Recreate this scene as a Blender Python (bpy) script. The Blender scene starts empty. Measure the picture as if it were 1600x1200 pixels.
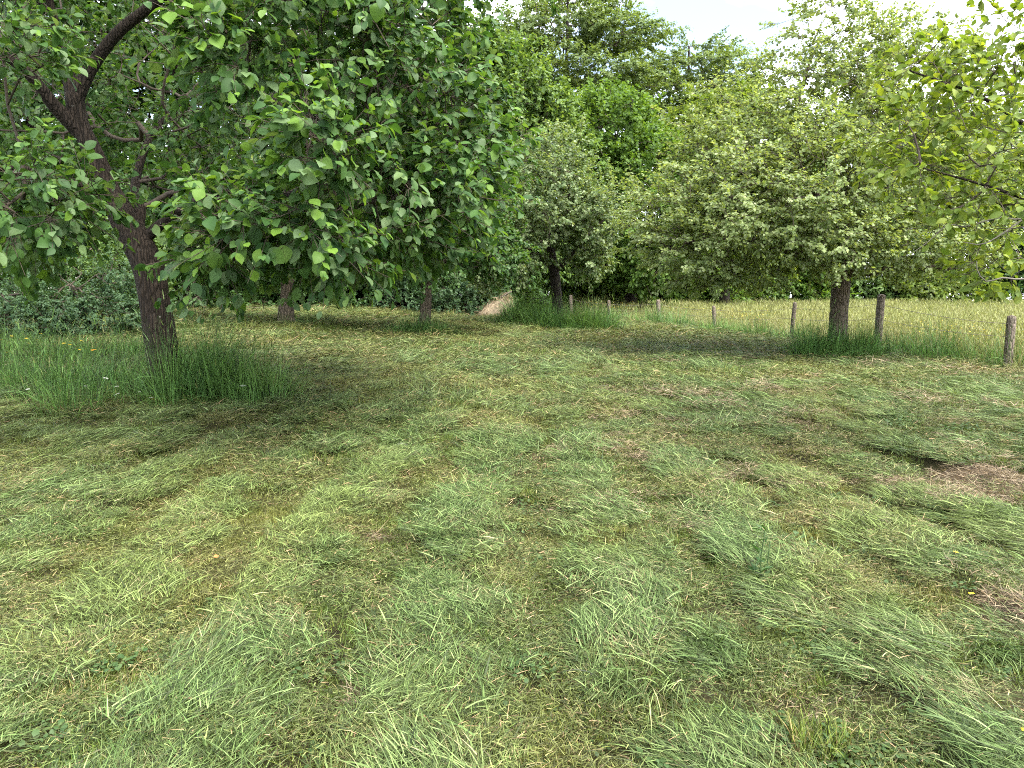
import bpy, math
import numpy as np
from mathutils import Matrix, Vector
R = math.radians
rng = np.random.default_rng(7)
sc = bpy.context.scene
COL = sc.collection

# ------------------------------------------------------------------ camera
EYE = np.array([0.0, 0.0, 1.5]); FPX = 1150.0; PITCH = math.atan(130 / FPX)
cd = bpy.data.cameras.new('camera'); cam = bpy.data.objects.new('camera', cd); COL.objects.link(cam)
cd.sensor_width = 36; cd.lens = FPX / 1600 * 36; cd.clip_start = 0.05; cd.clip_end = 2000
cam.location = EYE; cam.rotation_euler = (R(90) - PITCH, 0, 0)
sc.camera = cam
# ------------------------------------------------------------------ sky, sun, exposure
SUN = Vector((0.55, -0.48, 1.0)).normalized()
w = bpy.data.worlds.new('World'); sc.world = w; w.use_nodes = True
nt = w.node_tree; nt.nodes.clear()
def wn(t, **k):
    n = nt.nodes.new(t)
    for a, b in k.items(): setattr(n, a, b)
    return n
sky = wn('ShaderNodeTexSky', sky_type='NISHITA', sun_disc=False)
sky.sun_elevation = math.asin(SUN.z); sky.sun_rotation = math.atan2(SUN.x, SUN.y)
tc = wn('ShaderNodeTexCoord'); mp = wn('ShaderNodeMapping'); mp.inputs['Scale'].default_value = (1.6, 1.6, 3.6); mp.inputs['Location'].default_value = (1.3, 0.4, 0.7)
nz = wn('ShaderNodeTexNoise'); nz.inputs['Scale'].default_value = 1.7; nz.inputs['Detail'].default_value = 7; nz.inputs['Roughness'].default_value = 0.55
cr = wn('ShaderNodeValToRGB'); cr.color_ramp.elements[0].position = 0.40; cr.color_ramp.elements[1].position = 0.66
cr.color_ramp.elements[0].color = (0.085, 0.085, 0.085, 1)
mul = wn('ShaderNodeMixRGB', blend_type='MULTIPLY'); mul.inputs[0].default_value = 1; mul.inputs[2].default_value = (.34, .345, .33, 1)
mx = wn('ShaderNodeMixRGB'); mx.inputs[2].default_value = (5.3, 5.5, 5.9, 1)
bg = wn('ShaderNodeBackground'); bg.inputs['Strength'].default_value = 0.073
out = wn('ShaderNodeOutputWorld')
L = nt.links.new
L(tc.outputs['Generated'], mp.inputs['Vector']); L(mp.outputs[0], nz.inputs['Vector']); L(nz.outputs['Fac'], cr.inputs[0])
L(sky.outputs[0], mul.inputs[1]); L(mul.outputs[0], mx.inputs[1]); L(cr.outputs[0], mx.inputs[0])
L(mx.outputs[0], bg.inputs[0]); L(bg.outputs[0], out.inputs[0])
sd = bpy.data.lights.new('sun', 'SUN'); so = bpy.data.objects.new('sun', sd); COL.objects.link(so)
sd.energy = 1.0; sd.angle = R(45); sd.color = (1.0, 0.94, 0.85)
so.rotation_euler = SUN.to_track_quat('Z', 'Y').to_euler()
sc.view_settings.view_transform = 'Standard'; sc.view_settings.look = 'None'
sc.view_settings.exposure = 3.82; sc.view_settings.gamma = 1.0; sc.view_settings.use_curve_mapping = False
sc.cycles.max_bounces = 6; sc.cycles.diffuse_bounces = 4; sc.cycles.glossy_bounces = 2
sc.cycles.transmission_bounces = 4; sc.cycles.transparent_max_bounces = 4
sc.cycles.use_adaptive_sampling = True; sc.cycles.adaptive_threshold = 0.012
sc.cycles.use_denoising = False; sc.cycles.filter_width = 1.05

# ------------------------------------------------------------------ helpers
cp, sp = math.cos(PITCH), math.sin(PITCH)
FWD = np.array([0, cp, -sp]); UP = np.array([0, sp, cp]); RT = np.array([1.0, 0, 0])
def at(px, py, Y):                                   # point seen at a picture position, at ground distance Y
    d = FWD + (px - 800) / FPX * RT - (py - 600) / FPX * UP
    return EYE + d * (Y / d[1])
def project(P):
    v = P - EYE
    z = v @ FWD
    return np.stack([800 + FPX * (v @ RT) / z, 600 - FPX * (v @ UP) / z, z], 1)

GY = np.array([-400, -10, 0, 4, 7.5, 12, 16, 20, 27, 45, 120, 900.])
GZ = np.array([-.2, -.2, 0, .25, .46, .60, .78, .86, .93, 1.0, 1.2, 1.4])
def waves(x, y, f, seed, n=5):
    r = np.random.default_rng(seed); s = 0
    for i in range(n):
        a = r.uniform(0, 2 * math.pi); k = f * r.uniform(.6, 1.7); p = r.uniform(0, 6.28)
        s = s + np.sin((x * math.cos(a) + y * math.sin(a)) * k + p)
    return s / n
def ground_z(x, y):
    x = np.asarray(x, float); y = np.asarray(y, float)
    z = np.interp(y, GY, GZ)
    for d in (-1.2, 1.2, -.6, .6): z = z + np.interp(y + d, GY, GZ)
    z = z / 5
    tilt = np.clip((y - 6) / 10, 0, 1) * -0.038
    z = z + tilt * np.clip(x, -9, 9)
    swath = np.sin((x / np.clip(1.35 - .085 * y, .55, 2) + .18 * waves(x, y, 1.1, 23)) * 2 * math.pi / .72)     # cut grass lies in low ridges along the mower's rows
    z = z - .022 * swath * np.clip(1.5 - np.abs(y - 8) / 8, 0, 1) * np.clip(2 - np.abs(x) / 6, 0, 1)
    near = np.exp(-np.maximum(0, np.hypot(x, y - 6) - 16) / 12)
    return z + near * (0.05 * waves(x, y, 1.6, 3) + 0.045 * waves(x, y, 5.5, 4) + 0.026 * waves(x, y, 13, 5))
def gp(x, y, dz=0): return np.array([x, y, float(ground_z(x, y)) + dz])
def on_ground(px, Y, dz=0):
    x = at(px, 500, Y)[0]; return gp(x, Y, dz)

def spot(px, py, dz=0):                              # ground point under a picture position
    d = FWD + (px - 800) / FPX * RT - (py - 600) / FPX * UP; t = np.arange(1, 60, .01); P = EYE + d * t[:, None]
    i = int(np.argmax(P[:, 2] < ground_z(P[:, 0], P[:, 1]))); return P[i] + [0, 0, dz]
def mesh_np(name, V, F, mat=None, col=None, smooth=False):
    """V (n,3); F (m,3) or (m,4) or a list of those"""
    me = bpy.data.meshes.new(name)
    if not isinstance(F, (list, tuple)): F = [F]
    F = [np.asarray(f, np.int32) for f in F if len(f)]
    V = np.ascontiguousarray(V, np.float32)
    loops = np.concatenate([f.ravel() for f in F])
    tot = np.concatenate([np.full(len(f), f.shape[1], np.int32) for f in F])
    st = np.concatenate([[0], np.cumsum(tot)[:-1]]).astype(np.int32)
    me.vertices.add(len(V)); me.vertices.foreach_set('co', V.ravel())
    me.loops.add(len(loops)); me.loops.foreach_set('vertex_index', loops)
    me.polygons.add(len(tot)); me.polygons.foreach_set('loop_start', st); me.polygons.foreach_set('loop_total', tot)
    if smooth: me.polygons.foreach_set('use_smooth', np.ones(len(tot), bool))
    me.update(calc_edges=True)
    if col is not None:
        a = me.color_attributes.new('var', 'FLOAT_COLOR', 'POINT')
        c = np.ones((len(V), 4), np.float32); c[:, :col.shape[1]] = col
        a.data.foreach_set('color', c.ravel())
    if mat: me.materials.append(mat)
    return me
def link(name, data, parent=None, kind=None):
    o = bpy.data.objects.new(name, data); COL.objects.link(o)
    if parent is not None: o.parent = parent
    if kind: o['kind'] = kind
    return o
def tag(o, label, cat, group=None, kind=None):
    o['label'] = label; o['category'] = cat
    if group: o['group'] = group
    if kind: o['kind'] = kind
    return o
def empty(name, loc):
    o = link(name, None); o.location = [float(v) for v in loc]; o.empty_display_size = .2
    return o
def norm(v): return v / np.maximum(np.linalg.norm(v, axis=-1, keepdims=True), 1e-9)
def rdir(n, r=rng): return norm(r.normal(size=(n, 3)))

# ------------------------------------------------------------------ materials
class NT:
    def __init__(s, name):
        s.m = bpy.data.materials.new(name); s.m.use_nodes = True; s.t = s.m.node_tree; s.t.nodes.clear()
    def n(s, t, ins=None, **k):
        nd = s.t.nodes.new(t)
        for a, b in k.items(): setattr(nd, a, b)
        for a, b in (ins or {}).items():
            if isinstance(b, bpy.types.NodeSocket): s.t.links.new(b, nd.inputs[a])
            else: nd.inputs[a].default_value = b
        return nd
    def mix(s, f, a, b, mode='MIX'):
        return s.n('ShaderNodeMixRGB', {0: f, 1: a, 2: b}, blend_type=mode).outputs[0]
    def ramp(s, f, stops):
        nd = s.n('ShaderNodeValToRGB', {0: f}); e = nd.color_ramp.elements
        while len(e) < len(stops): e.new(.5)
        for i, (p, c) in enumerate(stops):
            e[i].position = p; e[i].color = (c if isinstance(c, tuple) else (c, c, c)) + (1,)
        return nd.outputs[0]
    def math(s, op, a, b=0.0): return s.n('ShaderNodeMath', {0: a, 1: b}, operation=op).outputs[0]
    def noise(s, vec, scale, detail=4, rough=.55):
        return s.n('ShaderNodeTexNoise', {'Vector': vec, 'Scale': scale, 'Detail': detail, 'Roughness': rough}).outputs['Fac']
    def pos(s): return s.n('ShaderNodeNewGeometry').outputs['Position']
    def var(s):
        a = s.n('ShaderNodeVertexColor', layer_name='var')
        return s.n('ShaderNodeSeparateColor', {0: a.outputs[0]}).outputs
    def done(s, sh): s.n('ShaderNodeOutputMaterial', {0: sh}); return s.m
def c4(c): return (c[0], c[1], c[2], 1)

def leaf_mat(name, dark, light, young, pale=None, trans=.34, rough=.55, spec=.25):
    m = NT(name); r, g, b = m.var()[:3]
    f = m.math('ADD', m.math('MULTIPLY', r, .55), m.math('MULTIPLY', g, .45))
    col = m.mix(m.ramp(f, [(.18, 0.), (.82, 1.)]), c4(dark), c4(light))
    col = m.mix(m.ramp(b, [(.55, 0.), (.95, 1.)]), col, c4(young))
    if pale: col = m.mix(m.ramp(m.math('FRACT', m.math('MULTIPLY', r, 7.31)), [(.66, 0.), (.80, .65)]), col, c4(pale))
    pr = m.n('ShaderNodeBsdfPrincipled', {'Base Color': col, 'Roughness': rough, 'Specular IOR Level': spec})
    tcol = m.mix(1.0, col, (1.25, 1.2, .45, 1), 'MULTIPLY')
    tr = m.n('ShaderNodeBsdfTranslucent', {'Color': tcol})
    return m.done(m.n('ShaderNodeMixShader', {0: trans, 1: pr.outputs[0], 2: tr.outputs[0]}).outputs[0])

def bark_mat(name, c0, c1, lichen=(.32, .32, .27), lich=.64, moss=0.0, scale=1.0):
    m = NT(name); tcn = m.n('ShaderNodeTexCoord').outputs['Object']
    st = m.n('ShaderNodeMapping', {'Vector': tcn, 'Scale': (1, 1, .16)}).outputs[0]
    a = m.noise(st, 26 * scale, 6, .65); v = m.n('ShaderNodeTexVoronoi', {'Vector': st, 'Scale': 34 * scale}, feature='DISTANCE_TO_EDGE').outputs['Distance']
    col = m.mix(a, c4(c0), c4(c1))
    col = m.mix(m.ramp(v, [(0., .35), (.15, 1.)]), c4([x * .45 for x in c0]), col)
    l = m.noise(tcn, 11 * scale, 7, .75)
    col = m.mix(m.ramp(l, [(lich, 0.), (lich + .06, .8)]), col, c4(lichen))
    if moss:
        z = m.n('ShaderNodeSeparateXYZ', {0: tcn}).outputs[2]
        mm = m.math('MULTIPLY', m.ramp(z, [(.05, 1.), (.35, 0.)]), m.ramp(m.noise(tcn, 8), [(.4, 0.), (.55, moss)]))
        col = m.mix(mm, col, (.07, .09, .02, 1))
    h = m.math('ADD', m.math('MULTIPLY', m.ramp(v, [(0., 0.), (.2, 1.)]), .4), a)
    bp = m.n('ShaderNodeBump', {'Height': h, 'Strength': 1.0, 'Distance': .045})
    pr = m.n('ShaderNodeBsdfPrincipled', {'Base Color': col, 'Roughness': .9, 'Specular IOR Level': .2, 'Normal': bp.outputs[0]})
    return m.done(pr.outputs[0])

def grass_mat(name, green, green2, yellow, straw, straw_lo=.62, trans=.25, row=True, root=(.06, .05, .02)):
    m = NT(name); r, t, k = m.var()[:3]; p = m.pos()
    n1 = m.noise(p, .75, 3); n2 = m.noise(p, 3.3, 3); n3 = m.noise(p, .23, 2)
    col = m.mix(m.ramp(m.math('ADD', m.math('MULTIPLY', r, .6), m.math('MULTIPLY', n2, .5)), [(.3, 0.), (.8, 1.)]), c4(green), c4(green2))
    col = m.mix(m.ramp(n1, [(.47, 0.), (.62, .65)]), col, c4(yellow))
    s = m.math('ADD', m.math('FRACT', m.math('MULTIPLY', r, 13.7)), m.math('ADD', m.math('MULTIPLY', m.math('SUBTRACT', n2, .5), .9), m.math('MULTIPLY', m.math('SUBTRACT', n3, .5), .5)))
    col = m.mix(m.ramp(s, [(straw_lo, 0.), (straw_lo + .2, 1.)]), col, c4(straw))
    col = m.mix(m.ramp(k, [(.5, 0.), (.9, 1.)]), col, (.30, .20, .11, 1))
    vf = m.ramp(m.math('FRACT', m.math('MULTIPLY', r, 29.3)), [(0., .16), (.45, .8), (1., 1.8)])
    col = m.mix(1., col, vf, 'MULTIPLY')
    pr = m.n('ShaderNodeBsdfPrincipled', {'Base Color': col, 'Roughness': .5, 'Specular IOR Level': .22})
    tr = m.n('ShaderNodeBsdfTranslucent', {'Color': m.mix(1., col, (1.15, 1.15, .6, 1), 'MULTIPLY')})
    return m.done(m.n('ShaderNodeMixShader', {0: trans, 1: pr.outputs[0], 2: tr.outputs[0]}).outputs[0])

def plain_mat(name, col, col2=None, scale=20, rough=.8, bump=.3):
    m = NT(name); tcn = m.n('ShaderNodeTexCoord').outputs['Object']; n = m.noise(tcn, scale, 5, .6)
    c = m.mix(n, c4(col), c4(col2 or [x * .6 for x in col]))
    bp = m.n('ShaderNodeBump', {'Height': n, 'Strength': bump, 'Distance': .01})
    return m.done(m.n('ShaderNodeBsdfPrincipled', {'Base Color': c, 'Roughness': rough, 'Specular IOR Level': .25, 'Normal': bp.outputs[0]}).outputs[0])

def ground_mat():
    m = NT('turf_soil'); p = m.pos()
    a = m.noise(p, 9, 6, .7); b = m.noise(p, .8, 3)
    c = m.mix(m.ramp(a, [(.35, 0.), (.65, 1.)]), (.016, .013, .007, 1), (.045, .040, .018, 1))
    c = m.mix(m.ramp(b, [(.40, 0.), (.62, .75)]), c, (.055, .055, .020, 1))
    bp = m.n('ShaderNodeBump', {'Height': m.noise(p, 45, 5, .7), 'Strength': .8, 'Distance': .03})
    return m.done(m.n('ShaderNodeBsdfPrincipled', {'Base Color': c, 'Roughness': .95, 'Specular IOR Level': .1, 'Normal': bp.outputs[0]}).outputs[0])

M = dict(
    soil=ground_mat(),
    stubble=grass_mat('stubble_blades', (.060, .105, .015), (.128, .165, .030), (.175, .168, .042), (.27, .205, .088), .84),
    laid=grass_mat('laid_blades', (.062, .108, .028), (.145, .195, .070), (.150, .188, .052), (.25, .225, .115), .95, .15),
    clip=grass_mat('clippings', (.060, .090, .023), (.135, .160, .052), (.160, .160, .050), (.25, .205, .098), .84, .15),
    tall=grass_mat('tall_blades', (0.057, 0.132, 0.038), (0.128, 0.236, 0.070), (0.135, 0.223, 0.051), (0.324, 0.297, 0.121), 1.0, .35),
    meadow=grass_mat('meadow_blades', (.26, .285, .100), (.34, .355, .150), (.36, .34, .140), (.42, .37, .23), .56, .3),
    dead=grass_mat('dead_blades', (0.168, 0.119, 0.070), (0.238, 0.182, 0.119), (0.224, 0.161, 0.091), (0.266, 0.217, 0.140), .6, .15),
    hay=grass_mat('hay_strands', (0.176, 0.124, 0.070), (0.223, 0.164, 0.100), (0.211, 0.158, 0.082), (0.246, 0.193, 0.129), .6, .15),
    apple=leaf_mat('apple_leaf', (0.031, 0.080, 0.021), (0.072, 0.149, 0.037), (0.131, 0.236, 0.033), (0.149, 0.218, 0.105), .42),
    grey=leaf_mat('grey_apple_leaf', (0.140, 0.202, 0.069), (0.252, 0.319, 0.134), (0.314, 0.381, 0.112), (0.347, 0.398, 0.218), .45, .5),
    grey2=leaf_mat('dull_apple_leaf', (0.092, 0.151, 0.056), (0.194, 0.259, 0.113), (0.205, 0.302, 0.086), (0.302, 0.356, 0.205), .42, .45),
    plum=leaf_mat('plum_leaf', (.095, .155, .024), (.165, .235, .040), (.25, .30, .040), (.17, .21, .075), .5),
    beech=leaf_mat('beech_leaf', (0.097, 0.151, 0.052), (0.178, 0.243, 0.086), (0.216, 0.270, 0.092), None, .42, .5),
    lime=leaf_mat('lime_leaf', (0.068, 0.133, 0.024), (0.125, 0.214, 0.041), (0.169, 0.251, 0.048), None, .45, .5),
    mid=leaf_mat('woodland_leaf', (0.075, 0.139, 0.036), (0.139, 0.218, 0.065), (0.179, 0.258, 0.065), None, .42, .5),
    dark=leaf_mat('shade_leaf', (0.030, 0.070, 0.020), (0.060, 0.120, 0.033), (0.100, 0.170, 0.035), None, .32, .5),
    shrub=leaf_mat('shrub_leaf', (0.038, 0.085, 0.036), (0.081, 0.140, 0.064), (0.102, 0.162, 0.051), None, .35, .5),
    bark=bark_mat('apple_bark', (.020, .015, .011), (.062, .046, .034), moss=.4),
    bark2=bark_mat('pale_bark', (0.096, 0.074, 0.054), (0.217, 0.173, 0.128), moss=.9),
    barkd=bark_mat('dark_bark', (.03, .024, .02), (.08, .062, .05)),
    twig=plain_mat('twig_bark', (.05, .038, .03), (.10, .08, .06), 60),
    deadtwig=plain_mat('dead_twig', (.17, .155, .13), (.09, .08, .065), 50),
    post=bark_mat('weathered_post', (0.143, 0.112, 0.086), (0.306, 0.254, 0.204), lichen=(0.367, 0.367, 0.306), lich=.66, scale=1.3),
    wire=plain_mat('rusty_wire', (.16, .12, .10), (.26, .23, .20), 80, .6),
    yellow=plain_mat('yellow_petal', (.75, .50, .02), (.80, .60, .04), 30, .5, 0),
    orange=plain_mat('orange_petal', (.75, .33, .02), (.78, .42, .03), 30, .5, 0),
    white=plain_mat('white_petal', (.72, .72, .66), (.60, .62, .54), 30, .6, 0),
    stem=plain_mat('green_stem', (.030, .060, .018), (.05, .085, .028), 30, .6, 0),
    weed=leaf_mat('weed_leaf', (0.035, 0.073, 0.021), (0.070, 0.115, 0.038), (0.091, 0.133, 0.035), None, .25, .5),
    scrap=plain_mat('bleached_wood', (.62, .60, .55), (.40, .36, .30), 40),
    rotleaf=plain_mat('fallen_leaf', (.42, .17, .05), (.30, .12, .04), 30),
    plank=plain_mat('old_plank', (.06, .05, .04), (.035, .03, .025), 14),
)

# ------------------------------------------------------------------ ground
def spaced(a, b, step, far, grow=1.16):
    c = list(np.arange(a, b, step)); s = step
    while c[-1] < far: s *= grow; c.append(c[-1] + s)
    lo = []; s = step; v = a
    while v > -far: s *= grow; v -= s; lo.append(v)
    return np.array(lo[::-1] + c)
gx = spaced(-11, 11, .16, 900); gy = spaced(0.5, 18, .16, 900)
XX, YY = np.meshgrid(gx, gy); ZZ = ground_z(XX, YY)
nx, ny = len(gx), len(gy)
ii = np.arange(nx * ny).reshape(ny, nx)
Fq = np.stack([ii[:-1, :-1], ii[:-1, 1:], ii[1:, 1:], ii[1:, :-1]], -1).reshape(-1, 4)
g = link('ground', mesh_np('ground', np.stack([XX, YY, ZZ], -1).reshape(-1, 3), Fq, M['soil'], smooth=True), kind='structure')
g['label'] = 'gently rising orchard ground under the mown grass'

# ------------------------------------------------------------------ grass blades
def blades(P, az, elev, length, width, bend, nseg, rnd, kind=None, twist=None, r=rng):
    """tapered strips: start P, azimuth az, start elevation elev (rad) falling by bend (rad) along the blade"""
    n = len(P); t = np.linspace(0, 1, nseg + 1)
    e = elev[:, None] - bend[:, None] * t[None]
    seg = length[:, None] / nseg
    dh = np.cos(e) * seg; dz = np.sin(e) * seg
    h = np.concatenate([np.zeros((n, 1)), np.cumsum(dh[:, :-1], 1)], 1); z = np.concatenate([np.zeros((n, 1)), np.cumsum(dz[:, :-1], 1)], 1)
    ca, sa = np.cos(az)[:, None], np.sin(az)[:, None]
    C = np.stack([P[:, :1] + h * ca, P[:, 1:2] + h * sa, P[:, 2:3] + z], -1)
    tw = r.uniform(-1.2, 1.2, n) if twist is None else twist
    S = np.stack([-np.sin(az) * np.cos(tw), np.cos(az) * np.cos(tw), np.sin(tw)], -1)[:, None]
    wd = (width[:, None] * (1 - t[None] ** 1.8) * .5)[..., None]
    A = C[:, :-1] - S * wd[:, :-1]; B = C[:, :-1] + S * wd[:, :-1]; T = C[:, -1:]
    k = 2 * nseg + 1
    V = np.concatenate([np.stack([A, B], 2).reshape(n, 2 * nseg, 3), T], 1).reshape(-1, 3)
    fq = np.array([[2 * i, 2 * i + 1, 2 * i + 3, 2 * i + 2] for i in range(nseg - 1)]).reshape(-1, 4)
    ft = np.array([[2 * nseg - 2, 2 * nseg - 1, 2 * nseg]])
    off = (np.arange(n) * k)[:, None, None]
    Fs = [(ft[None] + off).reshape(-1, 3)]
    if len(fq): Fs.insert(0, (fq[None] + off).reshape(-1, 4))
    tt = np.concatenate([np.repeat(t[:-1], 2), [1]])
    col = np.stack([np.repeat(rnd, k), np.tile(tt, n), np.repeat(kind if kind is not None else np.zeros(n), k)], -1)
    return V, Fs, col
def merge(parts):
    Vs, F3, F4, C = [], [], [], []; o = 0
    for V, Fs, col in parts:
        for f in Fs: (F3 if f.shape[1] == 3 else F4).append(f + o)
        Vs.append(V); C.append(col); o += len(V)
    return np.concatenate(Vs), [np.concatenate(f) for f in (F3, F4) if f], np.concatenate(C)

SRC = {}
def source(coll, me):
    if coll not in SRC: SRC[coll] = bpy.data.collections.new(coll)
    o = bpy.data.objects.new('%s_piece_%02d' % (coll, len(SRC[coll].objects)), me); SRC[coll].objects.link(o)
def disc(n, rad, r=rng):
    a = r.uniform(0, 6.283, n); d = rad * np.sqrt(r.uniform(0, 1, n)); return np.stack([d * np.cos(a), d * np.sin(a), np.zeros(n)], 1)
U = rng.uniform
def widths(n, a, b): return U(a, b, n) * np.where(U(0, 1, n) < .1, 1.8, 1.)
for v in range(5):      # short stubble in little tufts
    n = 300; P = disc(n, .18); c_ = disc(14, .18)[rng.integers(0, 14, n)]; P = np.where((U(0, 1, n) < .6)[:, None], c_ + rng.normal(0, .016, (n, 3)) * [1, 1, 0], P)
    V, F, C = blades(P, U(0, 6.283, n), U(.6, 1.5, n), U(.02, .07, n), widths(n, .0016, .0034), U(0, .9, n), 2, U(0, 1, n))
    n2 = 60; q = blades(disc(n2, .18), U(0, 6.283, n2), U(0, .5, n2), U(.04, .10, n2), U(.002, .004, n2), U(0, .6, n2), 2, U(0, 1, n2))
    V, F, C = merge([(V, F, C), q])
    source('stubble', mesh_np('stubble', V, F, M['stubble'], C))
for v in range(6):      # long grass lying down, combed along +Y, in locks
    n = 330; P = disc(n, .17); P[:, 2] = U(.0, .04, n); lk = rng.integers(0, 9, n); lo = rng.normal(0, R(30), 9)
    az = R(90) + lo[lk] + rng.normal(0, R(17), n)
    V, F, C = blades(P, az, U(-.05, .28, n) + .2 * U(0, 1, 9)[lk], U(.035, .12, n) * np.where(U(0, 1, n) < .14, 1.9, 1.), widths(n, .0015, .0034), U(.15, .8, n), 3, U(0, 1, n))
    source('laid', mesh_np('laid', V, F, M['laid'], C))
for v in range(5):      # loose clippings
    n = 330; P = disc(n, .19); P[:, 2] = U(.002, .04, n)
    V, F, C = blades(P, U(0, 6.283, n), rng.normal(.1, .3, n), U(.015, .075, n), widths(n, .0014, .0036), rng.normal(.2, .6, n), 3, U(0, 1, n), (U(0, 1, n) < .05) * 1.)
    source('clip', mesh_np('clip', V, F, M['clip'], C))
for v in range(3):      # the same, dried to straw
    n = 240; P = disc(n, .19); P[:, 2] = U(.002, .03, n)
    V, F, C = blades(P, U(0, 6.283, n), rng.normal(.1, .3, n), U(.02, .09, n), widths(n, .0014, .0032), rng.normal(.2, .6, n), 3, U(0, 1, n))
    source('dryclip', mesh_np('dryclip', V, F, M['dead'], C))
def leaf_disc(P, D, N, s, wr=.8):          # small rounded weed leaf, 4 tris
    B = np.cross(N, D); k = 6
    tm = np.array([[0, 0, 0], [.35, .5, .1], [.8, .42, .06], [1, 0, -.05], [.8, -.42, .06], [.35, -.5, .1]])
    V = P[:, None] + s[:, None, None] * (tm[None, :, :1] * D[:, None] + wr * tm[None, :, 1:2] * B[:, None] + tm[None, :, 2:] * N[:, None])
    f = np.array([[0, 5, 1], [1, 5, 4], [1, 4, 2], [2, 4, 3]])
    Fs = (f[None] + (np.arange(len(P)) * k)[:, None, None]).reshape(-1, 3)
    c = np.stack([np.repeat(U(0, 1, len(P)), k), np.repeat(U(0, 1, len(P)), k), np.repeat(U(0, .8, len(P)), k)], -1)
    return V.reshape(-1, 3), [Fs], c
for v in range(3):      # clover, buttercup and dandelion leaves in the sward
    n = 90; P = disc(n, .2); P[:, 2] = U(.015, .06, n)
    D = norm(np.stack([rng.normal(size=n), rng.normal(size=n), U(-.1, .6, n)], 1)); N = norm(np.cross(np.cross(D, [0, 0, 1.]), D) + .25 * rng.normal(size=(n, 3))); N = norm(N - (N * D).sum(1, keepdims=True) * D)
    V, F, C = leaf_disc(P, D, N, U(.018, .045, n), .75)
    source('weed', mesh_np('weed', V, F, M['weed'], C))
def meadow_piece(far):
    n = 330; P = disc(n, .55)
    a = blades(P, U(0, 6.283, n), U(1.05, 1.5, n), U(.30, .72, n), U(.004, .008, n) * (1.4 if far else 1), U(.1, .9, n), 3, U(0, 1, n))
    # seed heads
    m = 90; Q = disc(m, .55); hz = U(.5, .85, m); Q2 = Q.copy(); az = U(0, 6.283, m)
    st = blades(Q, az, np.full(m, 1.45), hz, np.full(m, .003) * (1.6 if far else 1), U(0, .25, m), 2, np.full(m, .07) + U(0, .01, m))
    Q2 = Q + np.stack([np.cos(az) * hz * .13, np.sin(az) * hz * .13, hz * .93], 1)
    hd = blades(Q2, az, U(.8, 1.4, m), U(.08, .16, m), U(.008, .016, m), U(0, .5, m), 2, U(0, 1, m) * .02 + .072)
    parts = [a, st, hd]
    return merge(parts)
for v in range(4):
    V, F, C = meadow_piece(False); source('meadow', mesh_np('meadow', V, F, M['meadow'], C))
n = 34      # buttercup heads scattered through the meadow
for v in range(2):
    P = disc(n, .55); P[:, 2] = U(.42, .66, n)
    D = norm(np.stack([rng.normal(size=n), rng.normal(size=n), U(.0, .3, n)], 1)); N = norm(np.cross(np.cross(D, [0, 0, 1.]), D))
    V, F, C = leaf_disc(P, D, N, U(.016, .026, n), 1.); source('butter', mesh_np('butter', V, F, M['yellow'], C))

def scatter(name, colls, label, x, y, z, rz, scale, idx, tiltx=None):
    """one stuff object whose pieces are set out by geometry nodes"""
    n = len(x); me = bpy.data.meshes.new(name); me.vertices.add(n)
    me.vertices.foreach_set('co', np.stack([x, y, z], 1).astype(np.float32).ravel())
    a = me.attributes.new('rot', 'FLOAT_VECTOR', 'POINT'); rr = np.zeros((n, 3), np.float32); rr[:, 2] = rz
    if tiltx is not None: rr[:, 0] = tiltx
    a.data.foreach_set('vector', rr.ravel())
    a = me.attributes.new('size', 'FLOAT', 'POINT'); a.data.foreach_set('value', scale.astype(np.float32))
    a = me.attributes.new('pick', 'INT', 'POINT'); a.data.foreach_set('value', idx.astype(np.int32))
    o = link(name, me, kind='stuff')
    ng = bpy.data.node_groups.new(name, 'GeometryNodeTree')
    ng.interface.new_socket('Geometry', in_out='INPUT', socket_type='NodeSocketGeometry'); ng.interface.new_socket('Geometry', in_out='OUTPUT', socket_type='NodeSocketGeometry')
    N = ng.nodes.new; gi = N('NodeGroupInput'); go = N('NodeGroupOutput'); mp_ = N('GeometryNodeMeshToPoints'); ip = N('GeometryNodeInstanceOnPoints')
    ci = N('GeometryNodeCollectionInfo'); ci.inputs['Collection'].default_value = SRC[colls]; ci.inputs['Separate Children'].default_value = True; ci.inputs['Reset Children'].default_value = True
    def na(nm, t):
        q = N('GeometryNodeInputNamedAttribute'); q.data_type = t; q.inputs['Name'].default_value = nm; return q.outputs['Attribute']
    er = N('FunctionNodeEulerToRotation'); l = ng.links.new
    l(gi.outputs[0], mp_.inputs['Mesh']); l(mp_.outputs[0], ip.inputs['Points']); l(ci.outputs[0], ip.inputs['Instance']); ip.inputs['Pick Instance'].default_value = True
    l(na('pick', 'INT'), ip.inputs['Instance Index']); l(na('rot', 'FLOAT_VECTOR'), er.inputs[0]); l(er.outputs[0], ip.inputs['Rotation']); l(na('size', 'FLOAT'), ip.inputs['Scale'])
    l(ip.outputs[0], go.inputs[0])
    md = o.modifiers.new('scatter', 'NODES'); md.node_group = ng
    tag(o, label, 'grass', kind='stuff')
    return o

# fence line (posts nearest first): ground x, y and height of the top above eye-level datum
POSTS = [(7.42, 11.0, 1.27, .062), (6.62, 13.4, 1.60, .070), (6.22, 16.5, 1.46, .048), (5.38, 19.6, 1.36, .045), (4.52, 22.6, 1.52, .060), (3.30, 25.0, 1.50, .055), (2.20, 27.4, 1.70, .065)]
fx = np.array([9.2, 7.42, 6.62, 6.22, 5.38, 4.52, 3.30, 2.20, .4, -1.5]); fy = np.array([5., 11.0, 13.4, 16.5, 19.6, 22.6, 25.0, 27.4, 31., 34.])
def fence_x(y): return np.interp(y, fy, fx)

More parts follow.
